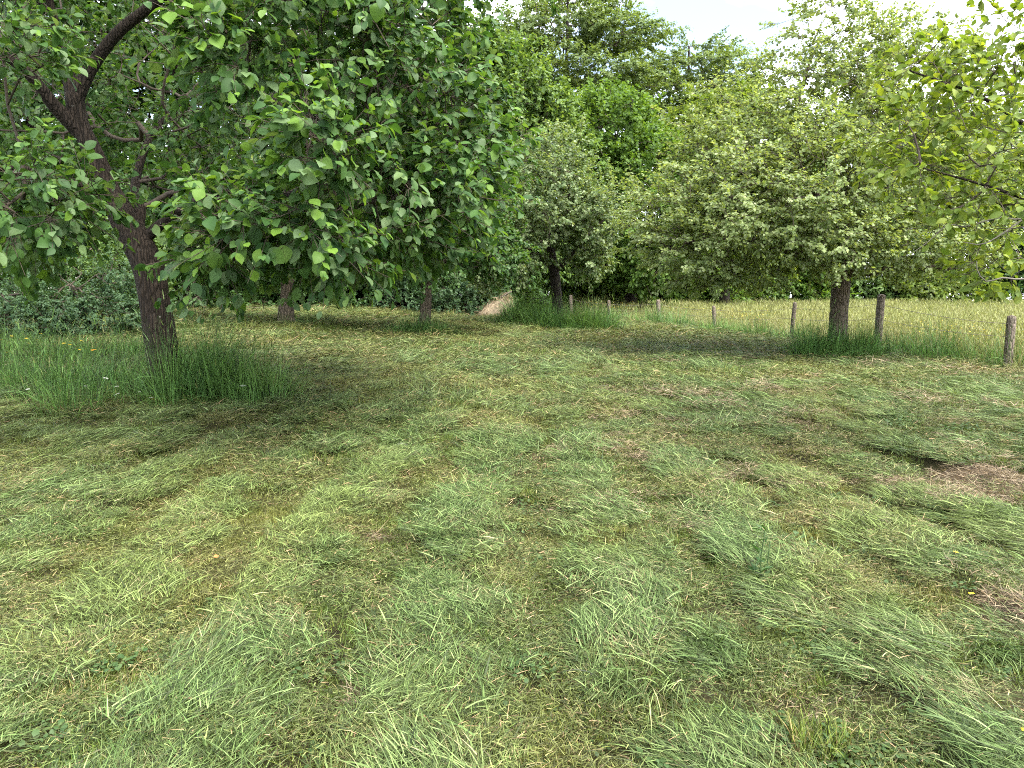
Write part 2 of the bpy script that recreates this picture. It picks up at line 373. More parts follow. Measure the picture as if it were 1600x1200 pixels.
def flow(x, y):       # heading of the mown rows, drawn in towards the far left
    return R(90) + np.arctan(np.clip(.12 * x, -.5, .55)) + .40 * waves(x, y, .9, 21) + .38 * waves(x, y, 2.5, 22)
def row(x, y):        # across-row coordinate
    return x / np.clip(1.35 - .085 * y, .55, 2) + .18 * waves(x, y, 1.1, 23)
BARE = [tuple(spot(px, py)[:2]) + (rx, ry) for (px, py, rx, ry) in ((1530, 765, .62, .34), (1340, 700, .22, .10), (1585, 960, .17, .22), (587, 848, .11, .11), (570, 1105, .11, .10), (1330, 765, .16, .08), (560, 805, .07, .06), (960, 740, .10, .07), (620, 690, .14, .07), (1000, 630, .22, .10), (1125, 1075, .13, .06), (1420, 1000, .16, .06), (1570, 1075, .12, .05), (1225, 960, .07, .05), (1010, 1115, .05, .03), (905, 1050, .06, .04), (480, 820, .07, .05), (820, 720, .10, .05), (1500, 650, .4, .14), (170, 790, .10, .06), (300, 900, .10, .05))]
def bare(x, y):
    k = np.zeros(len(x), bool)
    for (bx, by, rx, ry) in BARE: k |= ((x - bx) / rx) ** 2 + ((y - by) / ry) ** 2 < 1 + .5 * waves(x, y, 14, 5)
    return k
def piece_gain(y): return np.clip(y / 5.3, .74, 3.2)
def lay(name, coll, label, cover, y0, y1, npiece, mask, size, lift=0., jitter=.35, hump=.02, clear=1.0, far=1.0):
    yy = np.linspace(y0, y1, 600); dens = 2 * (.80 * yy + 2.2) / (math.pi * .17 ** 2 * piece_gain(yy) ** 2); cum = np.cumsum(dens) * (yy[1] - yy[0])
    n = int(cover * cum[-1]); y = np.interp(U(0, 1, n), cum / cum[-1], yy); x = U(-1, 1, n) * (.80 * y + 2.2)
    hollow = waves(x, y, 11, 15) + .5 * waves(x, y, 23, 16)
    k = (x < fence_x(y) - .25) & mask(x, y) & (~bare(x, y) | (U(0, 1, n) > clear)) & ((hollow < .48) | (y > 9)); x, y = x[k], y[k]
    s = U(size[0], size[1], len(x)) * (1 + (piece_gain(y) - 1) * far)
    rz = flow(x, y) - R(90) + rng.normal(0, jitter, len(x))
    return scatter(name, coll, label, x, y, ground_z(x, y) + lift + U(0, 1, len(x)) ** 2 * hump, rz, s, rng.integers(0, npiece, len(x)), rng.normal(0, .12, len(x)))
def rowphase(x, y): return np.sin(row(x, y) * 2 * math.pi / .72)
patchy = lambda x, y, sd, f=1.2: waves(x, y, f, sd) + .6 * waves(x, y, f * 2.6, sd + 1)
lay('mown_stubble', 'stubble', 'short yellow-green stubble of the mown orchard grass', 3.6, 1.0, 26, 5,
    lambda x, y: (rowphase(x, y) + 1.1 * patchy(x, y, 31) + U(-.9, .9, len(x))) > -.8, (.8, 1.2), jitter=3.)
lay('cut_grass', 'laid', 'long cut grass lying combed in rows across the orchard floor', 4.6, 1.0, 26, 6,
    lambda x, y: (-1.5 * rowphase(x, y) + .8 * patchy(x, y, 41, 1.8) + .7 * waves(x, y, 5.5, 43) + U(-.7, .7, len(x))) > .22, (.75, 1.25), .012, .34, hump=.045, far=.62)
lay('grass_clippings', 'clip', 'loose dull clippings and hay scattered over the mown grass', 4.6, 1.0, 26, 5,
    lambda x, y: (1.1 * patchy(x, y, 51, 2.0) + U(-.8, .8, len(x))) > -.75, (.75, 1.2), .014, 3., clear=.75, hump=.035)
lay('dried_clippings', 'dryclip', 'straw-coloured dried clippings over the right side of the mown grass', 1.6, 1.0, 16, 3,
    lambda x, y: (1.1 * patchy(x, y, 81, 1.6) + U(-.8, .8, len(x)) + .45 * np.clip(x, -3, 3) - .16 * np.abs(y - 6.5)) > .75, (.75, 1.2), .024, 3., clear=0., hump=.03)
lay('clover_leaves', 'weed', 'small clover and buttercup leaves in the near sward', 3.2, 1.0, 6.5, 3,
    lambda x, y: (patchy(x, y, 61, 2.4) + .25 * x + U(-.7, .7, len(x)) - .30 * (y - 2.6)) > .25, (.5, .9), .0, 3.)
# meadow beyond the fence
n = 3900
y = 9 + 37 * U(0, 1, n) ** 1.0; x = fence_x(y) + .2 + U(0, 1, n) * (.82 * y + 3 - fence_x(y))
k = (x < .80 * y + 3) & (U(0, 1, n) < np.clip(.35 + y / 60, 0, 1)); x, y = x[k], y[k]
scatter('meadow_grass', 'meadow', 'tall yellow hay meadow with seed heads beyond the post and wire fence', x, y, ground_z(x, y), U(0, 6.283, len(x)), U(.55, .95, len(x)) * (1 + np.clip((y - 22) / 50, 0, .4)) * np.clip(.65 + (x - fence_x(y)) * .3, 0, 1), rng.integers(0, 4, len(x)))
k = (U(0, 1, len(x)) < .14) & (patchy(x, y, 71, .35) > .3); xb, yb = x[k], y[k]
scatter('meadow_buttercups', 'butter', 'yellow buttercup heads dotted through the tall meadow', xb, yb, ground_z(xb, yb), U(0, 6.283, len(xb)), U(.85, 1.15, len(xb)), rng.integers(0, 2, len(xb)))

# ------------------------------------------------------------------ trees
def tube(path, rad, sides=16, step=.06, rough=.0, seed=0, flare=0.0):
    """smooth tube through path points, lumpy when rough > 0"""
    path = np.asarray(path, float); rad = np.asarray(rad, float)
    seg = np.linalg.norm(np.diff(path, axis=0), axis=1); s = np.concatenate([[0], np.cumsum(seg)])
    m = max(3, int(s[-1] / step)); u = np.linspace(0, s[-1], m + 1)
    # Catmull-Rom
    Pp = np.vstack([2 * path[0] - path[1], path, 2 * path[-1] - path[-2]])
    i = np.clip(np.searchsorted(s, u, 'right') - 1, 0, len(path) - 2); t = ((u - s[i]) / seg[i])[:, None]
    a, b, c, d = Pp[i], Pp[i + 1], Pp[i + 2], Pp[i + 3]
    C = .5 * (2 * b + (c - a) * t + (2 * a - 5 * b + 4 * c - d) * t ** 2 + (3 * b - a - 3 * c + d) * t ** 3)
    r = np.interp(u, s, rad) + flare * np.exp(-u / .12)
    T = norm(np.gradient(C, axis=0)); ref = np.array([.3, -1, .05]); A = norm(np.cross(T, ref)); B = np.cross(T, A)
    th = np.linspace(0, 2 * math.pi, sides, endpoint=False)
    rr = r[:, None] * np.ones((1, sides))
    if rough:
        rr = rr * (1 + rough * (waves(np.cos(th)[None] * 2.2 + seed, u[:, None] * 2.2 + np.sin(th)[None] * 2.2, 1.6, seed + 1) + .6 * waves(np.cos(th)[None] * 6, u[:, None] * 7 + np.sin(th)[None] * 6, 1.6, seed + 2)))
    V = C[:, None] + rr[..., None] * (np.cos(th)[None, :, None] * A[:, None] + np.sin(th)[None, :, None] * B[:, None])
    j = np.arange((m + 1) * sides).reshape(m + 1, sides); jn = np.roll(j, -1, 1)
    F = np.stack([j[:-1], jn[:-1], jn[1:], j[1:]], -1).reshape(-1, 4)
    V = np.vstack([V.reshape(-1, 3), C[-1:] + T[-1:] * r[-1] * .4]); top = np.stack([j[-1], jn[-1], np.full(sides, len(V) - 1)], -1)
    return V, [F, top]

def prisms(A, B, ra, rb, sides):
    n = len(A); T = norm(B - A); ref = np.where(np.abs(T[:, 2:]) > .9, [[1., 0, 0]], [[0, 0, 1.]]); X = norm(np.cross(T, ref)); Yv = np.cross(T, X)
    th = np.linspace(0, 2 * math.pi, sides, endpoint=False); c, s = np.cos(th), np.sin(th)
    ring = c[None, :, None] * X[:, None] + s[None, :, None] * Yv[:, None]
    V = np.concatenate([A[:, None] + ra[:, None, None] * ring, B[:, None] + rb[:, None, None] * ring], 1).reshape(-1, 3)
    i = np.arange(sides); f = np.stack([i, np.roll(i, -1), np.roll(i, -1) + sides, i + sides], 1)
    return V, (f[None] + (np.arange(n) * 2 * sides)[:, None, None]).reshape(-1, 4)

def lobe_points(lobes, r):
    P, O = [], []
    for (c, rad, n, *rest) in lobes:
        n = int(n); d = rdir(n, r); q = r.uniform(.12, 1, n) ** .42
        q = q * (1 + .16 * r.normal(size=n))
        P.append(np.asarray(c) + d * q[:, None] * np.asarray(rad)); O.append(d)
    return np.concatenate(P), np.concatenate(O)

def grow(skel, targets, r, step=.3, wpath=.22, wander=.10, sag=.0):
    """join every target to the nearest limb so that a branching tree results; skel: (pos, parent, radius)"""
    cap = len(skel) + len(targets) * 6
    N = np.zeros((cap, 3)); par = np.full(cap, -1, int); plen = np.zeros(cap); n = 0
    for p, q in skel:
        N[n] = p; par[n] = q; plen[n] = 0 if q < 0 else plen[q] + np.linalg.norm(p - N[q]); n += 1
    ns = n
    d0 = np.min(np.linalg.norm(targets[:, None] - N[None, :n], axis=2), 1) if len(targets) * n < 4e6 else np.linalg.norm(targets - N[n - 1], axis=1)
    tip = np.zeros(len(targets), int)
    for ti in np.argsort(d0):
        t = targets[ti]; dv = np.linalg.norm(N[:n] - t, axis=1); k = int(np.argmin(dv + wpath * plen[:n])); d = dv[k]
        m = min(5, int(d / step)); prev = k; a = N[k].copy()
        for i in range(m):
            if n >= cap - 2: break
            f = (i + 1) / (m + 1); q = a + (t - a) * f + r.normal(0, wander * step, 3); q[2] += sag * d * 4 * f * (1 - f) * .3
            N[n] = q; par[n] = prev; plen[n] = plen[prev] + np.linalg.norm(q - N[prev]); prev = n; n += 1
        N[n] = t; par[n] = prev; plen[n] = plen[prev] + np.linalg.norm(t - N[prev]); tip[ti] = n; n += 1
    return N[:n], par[:n], tip, ns

TM8 = np.array([[0, 0, 0], [.2, .33, .06], [.2, 0, 0], [.2, -.33, .06], [.52, .46, .06], [.52, 0, -.02], [.52, -.46, .06], [.82, .28, 0], [.82, 0, -.07], [.82, -.28, 0], [1, 0, -.15]])
F8 = np.array([[0, 2, 1], [0, 3, 2], [1, 2, 5], [1, 5, 4], [2, 3, 6], [2, 6, 5], [4, 5, 8], [4, 8, 7], [5, 6, 9], [5, 9, 8], [7, 8, 10], [8, 9, 10]])
TM6 = np.array([[0, 0, 0], [.3, .42, .07], [.75, .36, .0], [1, 0, -.13], [.75, -.36, .0], [.3, -.42, .07]]); F6 = np.array([[0, 5, 1], [1, 5, 4], [1, 4, 2], [2, 4, 3]])
TM4 = np.array([[0, 0, 0], [.48, .42, .08], [1, 0, -.08], [.48, -.42, .08]]); F4_ = np.array([[0, 2, 1], [0, 3, 2]])
def leaf_frames(P, D, r, up=.8, jit=.55, out=0.):
    n = len(P); N = norm(np.array([[0, 0, up]]) + out + jit * r.normal(size=(n, 3))); N = N - (N * D).sum(1, keepdims=True) * D; N = norm(N); return N, np.cross(N, D)
def leaf_mesh(P, D, N, B, s, wr, col, tm, f):
    k = len(tm); V = P[:, None] + s[:, None, None] * (tm[None, :, :1] * D[:, None] + wr * tm[None, :, 1:2] * B[:, None] + tm[None, :, 2:] * N[:, None])
    F = (f[None] + (np.arange(len(P)) * k)[:, None, None]).reshape(-1, 3)
    return V.reshape(-1, 3), F, np.repeat(col, k, 0)

def big_leaf(name, mat, curl, wr, seed):
    """one close-up leaf, 40 triangles, unit length along +X"""
    r = np.random.default_rng(seed); t = np.linspace(0, 1, 7); prof = np.array([.03, .27, .42, .46, .40, .24, .0]) * wr * 1.05
    V = []; 
    for i, (u, p) in enumerate(zip(t, prof)):
        for v in (-1, -.5, 0, .5, 1):
            edge = abs(v); wav = .035 * math.sin(9 * u + 3 * v + seed) * edge
            V.append((u, v * p, .10 * edge * p * 2 + wav - curl * u * u + .012 * math.sin(24 * u) * edge))
    F = [[i * 5 + j, i * 5 + j + 1, i * 5 + j + 6, i * 5 + j + 5] for i in range(6) for j in range(4)]
    col = np.tile([[r.uniform(.2, .9), r.uniform(.2, .9), r.uniform(0, 1)]], (len(V), 1))
    return mesh_np(name, np.array(V), np.array(F), mat, col, smooth=True)

def make_tree(name, label, base, trunk, limbs, lobes, leaf, bark, twig, group=None, cat='tree', seed=1, per=18, size=(.07, .1), wr=1.0, tm=(TM8, F8),
              spread=.16, droop=.25, young=.25, step=.3, wpath=.22, own_leaves=0, lmax=.05, r0=.0035, sides=16, rough=.06, flare=.05, up=.8, flat=1.0, sag=0., outb=.5, twigs=True, big=None, jit=.38, nmul=1.0):
    """trunk: list of (point, radius); limbs: list of lists of (point, radius), the first point on the trunk"""
    r = np.random.default_rng(seed); base = np.asarray(base, float); root = empty(name, base)
    tag(root, label, cat, group)
    pl = [trunk] + list(limbs); skel = []
    for k, pth in enumerate(pl):
        pts = np.array([p for p, _ in pth]); rad = np.array([q for _, q in pth])
        V, F = tube(pts - base, rad, sides if k == 0 else max(7, sides - 5), .05 if sides > 12 else .14, rough, seed * 10 + k, flare if k == 0 else 0)
        link('trunk' if k == 0 else 'limb', mesh_np('trunk' if k == 0 else 'limb', V, F, bark, smooth=True), root)
        prev = -1
        if k:
            prev = int(np.argmin([np.linalg.norm(pts[0] - s[0]) for s in skel]))
        for i in range(len(pts) - 1):
            m = max(1, int(np.linalg.norm(pts[i + 1] - pts[i]) / .35))
            for j in range(m):
                if k == 0 and pts[i][2] < base[2] + .55 * (trunk[-1][0][2] - base[2]) and len(pl) > 1: continue
                skel.append((pts[i] + (pts[i + 1] - pts[i]) * j / m, prev)); prev = len(skel) - 1
        skel.append((pts[-1], prev))
    T, O = lobe_points([(c_, q_, n_ * nmul) for (c_, q_, n_) in lobes], r)
    k_ = T[:, 2] > ground_z(T[:, 0], T[:, 1]) + (.06 if cat == 'shrub' else .25); T, O = T[k_], O[k_]
    N, par, tip, ns = grow(skel, T, r, step, wpath, sag=sag)
    # pipe-model radii
    acc = np.zeros(len(N)); rad = np.zeros(len(N)); istip = np.zeros(len(N), bool); istip[tip] = True
    for i in range(len(N) - 1, -1, -1):
        rad[i] = max(r0, acc[i] ** (1 / 2.3) if acc[i] > 0 else r0)
        if par[i] >= 0: acc[par[i]] += rad[i] ** 2.3
    rad = np.minimum(rad, lmax)
    e = np.arange(ns, len(N)); A = N[par[e]]; B = N[e]; rb = rad[e]; ra = np.minimum(rad[par[e]], rb * 1.35)
    parts = []; thick = rb > r0 * 2.2
    for msk, sd in ((thick, 6), (~thick, 3)):
        if msk.any(): V, F = prisms(A[msk] - base, B[msk] - base, ra[msk], rb[msk], sd); parts.append((V, [F], np.zeros((len(V), 3))))
    # sprays of leaves
    nt_ = len(T); ks = 3; bd = norm(N[tip] - N[par[tip]])
    S = np.repeat(np.arange(nt_), ks); dirn = norm(bd[S] * .8 + outb * O[S] + .75 * rdir(len(S), r) * np.array([1, 1, flat]) + np.array([0, 0, .05]))
    dirn[:, 2] *= flat; dirn = norm(dirn)
    ln = r.uniform(.6, 1.5, len(S)) * spread
    if twigs:
        V, F = prisms(T[S] - base, T[S] + dirn * ln[:, None] - base, np.full(len(S), r0 * .8), np.full(len(S), r0 * .45), 3); parts.append((V, [F], np.zeros((len(V), 3))))
    V, F, C = merge(parts); link('branches', mesh_np('branches', V, F, twig, smooth=True), root, 'stuff')
    kl = max(1, per // ks); Q = np.repeat(np.arange(len(S)), kl)
    f = r.uniform(.12, 1.08, len(Q)) if tm[0] is not TM8 else r.choice([.35, .7, 1.0], len(Q)) + r.normal(0, .05, len(Q)); P = T[S[Q]] + dirn[Q] * (ln[Q] * f)[:, None] + rdir(len(Q), r) * spread * (.10 if tm[0] is not TM8 else .05)
    D = norm(dirn[Q] * r.uniform(.3, 1.0, len(Q))[:, None] + .7 * rdir(len(Q), r) * np.array([1, 1, .7 * flat]) + np.array([0, 0, -droop]))
    Nn, Bb = leaf_frames(P, D, r, up, jit, .65 * O[S[Q]])
    s = r.uniform(size[0], size[1], len(Q)) * (1 - .25 * (f > .95))
    clump = r.uniform(0, 1, nt_)[S[Q]]; yg = np.clip(r.uniform(0, 1, len(Q)) * (.55 + .9 * young) * (.4 + .6 * f), 0, 1)
    col = np.stack([r.uniform(0, 1, len(Q)), clump, yg], 1)
    crown = link('crown', None, root) if False else None
    solo = np.zeros(len(Q), bool)
    if own_leaves:
        pr = project(P); inv = (pr[:, 0] > -10) & (pr[:, 0] < 1610) & (pr[:, 1] > -10) & (pr[:, 1] < 1210) & (pr[:, 2] > .5)
        look = s / pr[:, 2] * inv; seen = {}; got = 0
        for i in np.argsort(pr[:, 2] + (~inv) * 99):
            if not inv[i] or got >= own_leaves: break
            c = (int(pr[i, 0] // 22), int(pr[i, 1] // 22))
            if seen.get(c, 0) >= 2: continue
            seen[c] = seen.get(c, 0) + 1; solo[i] = True; got += 1
    k_ = ~solo
    if tm[0] is TM8:      # leaves deep in the crown or away from the view get fewer faces
        pv = project(P); far = (pv[:, 2] > 7.4) | (pv[:, 0] < -150) | (pv[:, 0] > 1750) | (pv[:, 1] < -120)
        parts = [(lambda q: (q[0], [q[1]], q[2]))(leaf_mesh(P[m_] - base, D[m_], Nn[m_], Bb[m_], s[m_], wr, col[m_], a_, b_)) for m_, a_, b_ in ((k_ & ~far, TM8, F8), (k_ & far, TM6, F6))]
        V, F, C = merge(parts)
    else: V, F, C = leaf_mesh(P[k_] - base, D[k_], Nn[k_], Bb[k_], s[k_], wr, col[k_], *tm)
    crown = link('crown', mesh_np('crown', V, F, leaf, C, smooth=(tm[0] is TM8)), root, 'stuff')
    for n_, i in enumerate(np.where(solo)[0]):
        o = link('leaf', big[n_ % len(big)], crown)
        mt = np.eye(4); mt[:3, 0] = D[i] * s[i]; mt[:3, 1] = Bb[i] * s[i]; mt[:3, 2] = Nn[i] * s[i]; mt[:3, 3] = P[i] - base
        o.matrix_local = Matrix(mt.tolist())
    return root

def path(pts): return [(at(px, py, Y), r_) for (px, py, Y, r_) in pts]
def lob(px, py, Y, rx, ry, rz, n): return (at(px, py, Y), (rx, ry, rz), n)

# --- the near apple tree on the left
b = on_ground(268, 7.5); b0 = b - np.array([0, 0, .06])
trunkA = [(b0, .190), (at(258, 570, 7.5), .160), (at(243, 480, 7.5), .145), (at(230, 410, 7.5), .150), (at(207, 365, 7.48), .140), (at(172, 300, 7.45), .106), (at(146, 240, 7.4), .094), (at(122, 190, 7.35), .088), (at(115, 145, 7.3), .080)]
limbsA = [path([(116, 160, 7.32, .070), (140, 110, 7.3, .058), (180, 55, 7.2, .050), (235, 10, 7.1, .044), (330, -60, 6.9, .040), (450, -90, 6.6, .030), (560, -60, 6.3, .022)]),
          path([(116, 155, 7.32, .070), (100, 90, 7.3, .045), (82, 20, 7.2, .036), (60, -80, 7.1, .025)]),
          path([(135, 215, 7.4, .085), (85, 165, 7.2, .062), (45, 115, 7.0, .050), (-10, 75, 6.8, .040), (-110, 10, 6.5, .028)]),
          path([(170, 305, 7.45, .075), (128, 288, 7.3, .045), (85, 279, 7.1, .035), (30, 262, 6.6, .024), (-40, 270, 6.2, .015)]),
          path([(214, 368, 7.5, .060), (219, 325, 7.6, .052), (212, 285, 7.8, .045), (235, 215, 8.2, .035), (290, 150, 8.7, .025)]),
          path([(222, 378, 7.5, .055), (250, 352, 7.42, .050), (290, 325, 7.2, .043), (350, 300, 6.8, .038), (430, 300, 6.4, .030), (520, 320, 6.1, .022), (600, 360, 5.9, .014)]),
          path([(330, -60, 6.9, .036), (470, 0, 6.6, .030), (560, 55, 6.4, .026), (640, 110, 6.3, .022), (695, 180, 6.3, .018), (725, 255, 6.3, .012)])]
lobesA = [lob(430, 358, 4.9, .56, .5, .17, 72), lob(520, 398, 5.2, .26, .4, .12, 36), lob(345, 400, 5.1, .20, .35, .16, 24), lob(590, 315, 5.7, .68, .7, .38, 82), lob(685, 305, 6.3, .55, .8, .50, 95), lob(728, 230, 6.4, .34, .7, .5, 52),
          lob(640, 190, 6.1, .7, .8, .5, 88), lob(570, 110, 5.8, .7, .8, .42, 85), lob(640, 40, 6.4, .38, .8, .5, 75), lob(480, 20, 5.5, .7, .8, .26, 80), lob(355, 90, 5.0, .24, .3, .26, 40), lob(500, 225, 4.6, .20, .25, .22, 40),
          lob(50, 310, 5.2, .36, .5, .26, 60), lob(10, 370, 5.6, .3, .5, .2, 30), lob(5, 60, 5.2, .25, .4, .26, 30), lob(300, -150, 7.0, 2.6, 2.2, .7, 380), lob(620, -110, 7.0, 1.2, 1.6, .6, 130), lob(-40, -130, 7.2, 1.8, 2, .7, 200),
          lob(430, 240, 8.6, 1.7, 1.2, 1.1, 330), lob(620, 250, 8.0, 1.2, 1.0, 1.0, 260), lob(250, 140, 9.6, 1.8, .9, 1.1, 220), lob(30, 180, 9.2, 1.2, 1.2, 1.1, 200), lob(560, 345, 7.3, 1.0, .7, .35, 120), lob(440, 330, 6.6, .8, .6, .36, 110)]
bigA = [big_leaf('apple_leaf_shape', M['apple'], .05 + .07 * i, .78 + .06 * (i % 3), 40 + i) for i in range(6)]
make_tree('apple_tree', 'large dark-leaved apple tree with leaning forked trunk at the left of the orchard', b, trunkA, limbsA, lobesA, M['apple'], M['bark'], M['twig'],
          seed=11, per=19, size=(.052, .116), wr=.72, spread=.25, droop=.45, young=.48, own_leaves=300, big=bigA, lmax=.03, sides=26, rough=.11, flare=.09)

# --- three apple trees in the middle distance
b = on_ground(447, 15.6); b0 = b - [0, 0, .1]
make_tree('apple_tree', 'apple tree with short reddish trunk behind the left tree\'s hanging leaves', b, [(b0, .21), (at(447, 485, 15.6), .16), (at(450, 440, 15.6), .15), (at(440, 380, 15.6), .12)],
          [path([(447, 420, 15.6, .1), (500, 360, 15.4, .07), (560, 300, 15.3, .04)]), path([(445, 410, 15.6, .1), (390, 350, 15.6, .07), (330, 290, 15.5, .04)])],
          [lob(450, 370, 15.2, 1.9, 1.7, .75, 330), lob(450, 290, 15.4, 1.6, 1.4, .8, 240), lob(350, 375, 15.2, 1.0, 1.0, .4, 110), lob(560, 375, 15.2, 1.0, 1.0, .4, 110)], M['grey2'], M['bark2'], M['twig'], seed=12, per=30, size=(.06, .09), tm=(TM4, F4_), spread=.24, sides=12, step=.4)
b = on_ground(664, 14.6); b0 = b - [0, 0, .1]
make_tree('apple_tree', 'apple tree with pale lichen-flecked trunk right of the left tree\'s drooping branches', b, [(b0, .14), (at(664, 500, 14.6), .115), (at(666, 460, 14.6), .11), (at(660, 400, 14.6), .09)],
          [path([(664, 440, 14.6, .07), (720, 390, 14.4, .05), (790, 370, 14.3, .03)]), path([(663, 430, 14.6, .07), (610, 370, 14.6, .05), (560, 330, 14.5, .03)])],
          [lob(670, 385, 14.2, 1.6, 1.5, .7, 300), lob(680, 300, 14.5, 1.5, 1.3, .8, 240), lob(770, 390, 14.2, .55, .9, .45, 110), lob(590, 385, 14.2, .9, 1.0, .35, 100), lob(740, 240, 14.8, 1.0, 1., .7, 130)], M['apple'], M['bark2'], M['twig'], seed=13, per=30, size=(.06, .09), tm=(TM4, F4_), spread=.22, sides=12, step=.4)
b = on_ground(872, 18.0); b0 = b - [0, 0, .1]
make_tree('apple_tree', 'grey-green apple tree with straight dark trunk rising from uncut grass near the hay heap', b, [(b0, .19), (at(871, 480, 18), .135), (at(868, 440, 18), .125), (at(862, 400, 18), .11), (at(850, 330, 18), .07)],
          [path([(867, 425, 18, .08), (905, 385, 17.8, .06), (945, 340, 17.6, .035)]), path([(865, 420, 18, .08), (820, 385, 17.8, .06), (780, 400, 17.6, .03)]), path([(862, 395, 18, .07), (890, 320, 17.9, .05), (880, 260, 17.8, .025)])],
          [lob(868, 320, 17.4, 1.45, 1.4, 1.1, 420), lob(855, 250, 17.8, .95, 1.1, .7, 200), lob(920, 350, 17.2, .62, 1.0, .75, 170), lob(800, 380, 17.3, .75, 1.0, .8, 190), lob(765, 420, 17.3, .45, .8, .45, 90), lob(925, 410, 17.2, .40, .7, .35, 60)],
          M['grey2'], M['barkd'], M['twig'], seed=14, per=34, size=(.055, .085), tm=(TM4, F4_), spread=.24, sides=12, step=.4, droop=.4)

# --- the broad apple tree on the right
b = on_ground(1308, 12.4); b0 = b - [0, 0, .1]
trunkE = [(b0, .20), (at(1308, 540, 12.4), .152), (at(1311, 480, 12.4), .142), (at(1314, 440, 12.4), .150), (at(1312, 405, 12.4), .13), (at(1300, 340, 12.3), .08)]
limbsE = [path([(1312, 425, 12.4, .11), (1270, 405, 12.1, .075), (1210, 385, 11.8, .055), (1140, 370, 11.6, .035), (1070, 380, 11.5, .02)]), path([(1314, 425, 12.4, .10), (1360, 425, 12.2, .06), (1420, 415, 12.0, .045), (1490, 420, 11.8, .025)]),
          path([(1311, 405, 12.4, .09), (1350, 330, 12.6, .06), (1400, 240, 12.8, .04), (1430, 150, 12.8, .025)]), path([(1305, 380, 12.4, .08), (1270, 290, 12.5, .055), (1240, 200, 12.6, .035), (1270, 80, 12.6, .02)]),
          path([(1308, 400, 12.4, .08), (1290, 330, 11.4, .055), (1250, 270, 10.8, .03)])]
lobesE = [lob(1090, 388, 11.6, .95, 1.1, .50, 230), lob(1050, 340, 11.8, .75, 1.0, .65, 180), lob(1110, 260, 12, .9, 1., .7, 190), lob(1180, 330, 11.2, 1.15, 1.2, .8, 420), lob(1290, 370, 10.9, 1.0, .8, .45, 240), lob(1410, 390, 11.4, .9, 1.1, .4, 220), lob(1310, 280, 11.2, 1.3, 1.2, .8, 440),
          lob(1430, 300, 11.8, 1.3, 1.2, .8, 340), lob(1180, 220, 12.2, 1.0, 1.1, .75, 280), lob(1300, 170, 12.2, 1.1, 1.1, .75, 320), lob(1420, 180, 12.6, 1.2, 1.1, .8, 280), lob(1320, 90, 12.5, .8, .8, .5, 170), lob(1420, 90, 12.8, .9, .8, .4, 150),
          lob(1250, 60, 12.4, .35, .5, .45, 22), lob(1300, 15, 12.4, .6, .5, .35, 34), lob(1400, 40, 12.8, .8, .5, .35, 40), lob(1195, 105, 12.4, .5, .5, .2, 18), lob(1120, 150, 12.3, .3, .4, .2, 14),
          lob(1180, 432, 11.8, .35, .7, .15, 40), lob(1110, 436, 11.7, .3, .5, .12, 28), lob(1500, 380, 11.8, .6, .9, .4, 110), lob(1520, 280, 12.2, .9, 1.0, .8, 170), lob(1510, 180, 12.8, .8, .9, .6, 90)]
make_tree('apple_tree', 'broad olive-green apple tree with thick straight trunk in front of the fence', b, trunkE, limbsE, lobesE, M['grey'], M['bark2'], M['twig'], seed=15, per=42, size=(.046, .074), wr=.9, tm=(TM4, F4_), spread=.27, nmul=.68, flat=.6, droop=.2, young=.35,
          sides=18, step=.3, lmax=.03, jit=.45)

# --- the tree standing outside the right edge, its branches reach in
b = gp(4.9, 5.4); b0 = b - [0, 0, .08]
trunkF = [(b0, .16), (b + [0, 0, .6], .125), (b + [-.05, .02, 1.2], .115), (b + [-.08, .05, 1.7], .10)]
limbsF = [[(b + [-.06, .03, 1.35], .07), (at(1780, 300, 5.5), .035), (at(1640, 220, 5.5), .018), (at(1530, 150, 5.4), .012), (at(1420, 110, 5.3), .006)], [(b + [-.07, .04, 1.5], .07), (at(1760, 150, 5.6), .035), (at(1660, 60, 5.7), .020), (at(1590, -40, 5.8), .012)],
          [(b + [-.05, .02, 1.2], .06), (at(1790, 370, 5.2), .030), (at(1660, 330, 5.0), .014), (at(1540, 290, 4.9), .009), (at(1440, 262, 4.9), .004)], [(b + [-.08, .05, 1.7], .08), (b + [.2, .1, 2.4], .06), (b + [.5, .3, 3.2], .035)]]
lobesF = [lob(1440, 105, 5.3, .32, .4, .16, 36), lob(1540, 120, 5.4, .34, .5, .24, 46), lob(1430, 200, 5.1, .36, .4, .18, 42), lob(1540, 240, 5.1, .38, .5, .26, 54), lob(1420, 265, 4.9, .18, .3, .08, 14), lob(1600, 60, 5.5, .3, .5, .3, 36), lob(1580, 330, 5.0, .26, .4, .22, 28), lob(1500, 320, 4.95, .2, .3, .10, 14),
          lob(1560, 420, 5.0, .22, .4, .12, 16), lob(1700, 200, 5.5, .45, .6, .45, 26), lob(1800, 90, 5.6, .6, .7, .5, 24)]
bigF = [big_leaf('plum_leaf_shape', M['plum'], .04 + .08 * i, .66 + .06 * (i % 2), 60 + i) for i in range(5)]
rootF = make_tree('fruit_tree', 'bright yellow-green fruit tree whose branches reach in from the right edge', b, trunkF, limbsF, lobesF, M['plum'], M['bark'], M['twig'], seed=16, per=13, size=(.045, .088), wr=.60, spread=.13, droop=.1, young=.6, own_leaves=300, big=bigF, lmax=.009, r0=.0022, sides=14, step=.2)
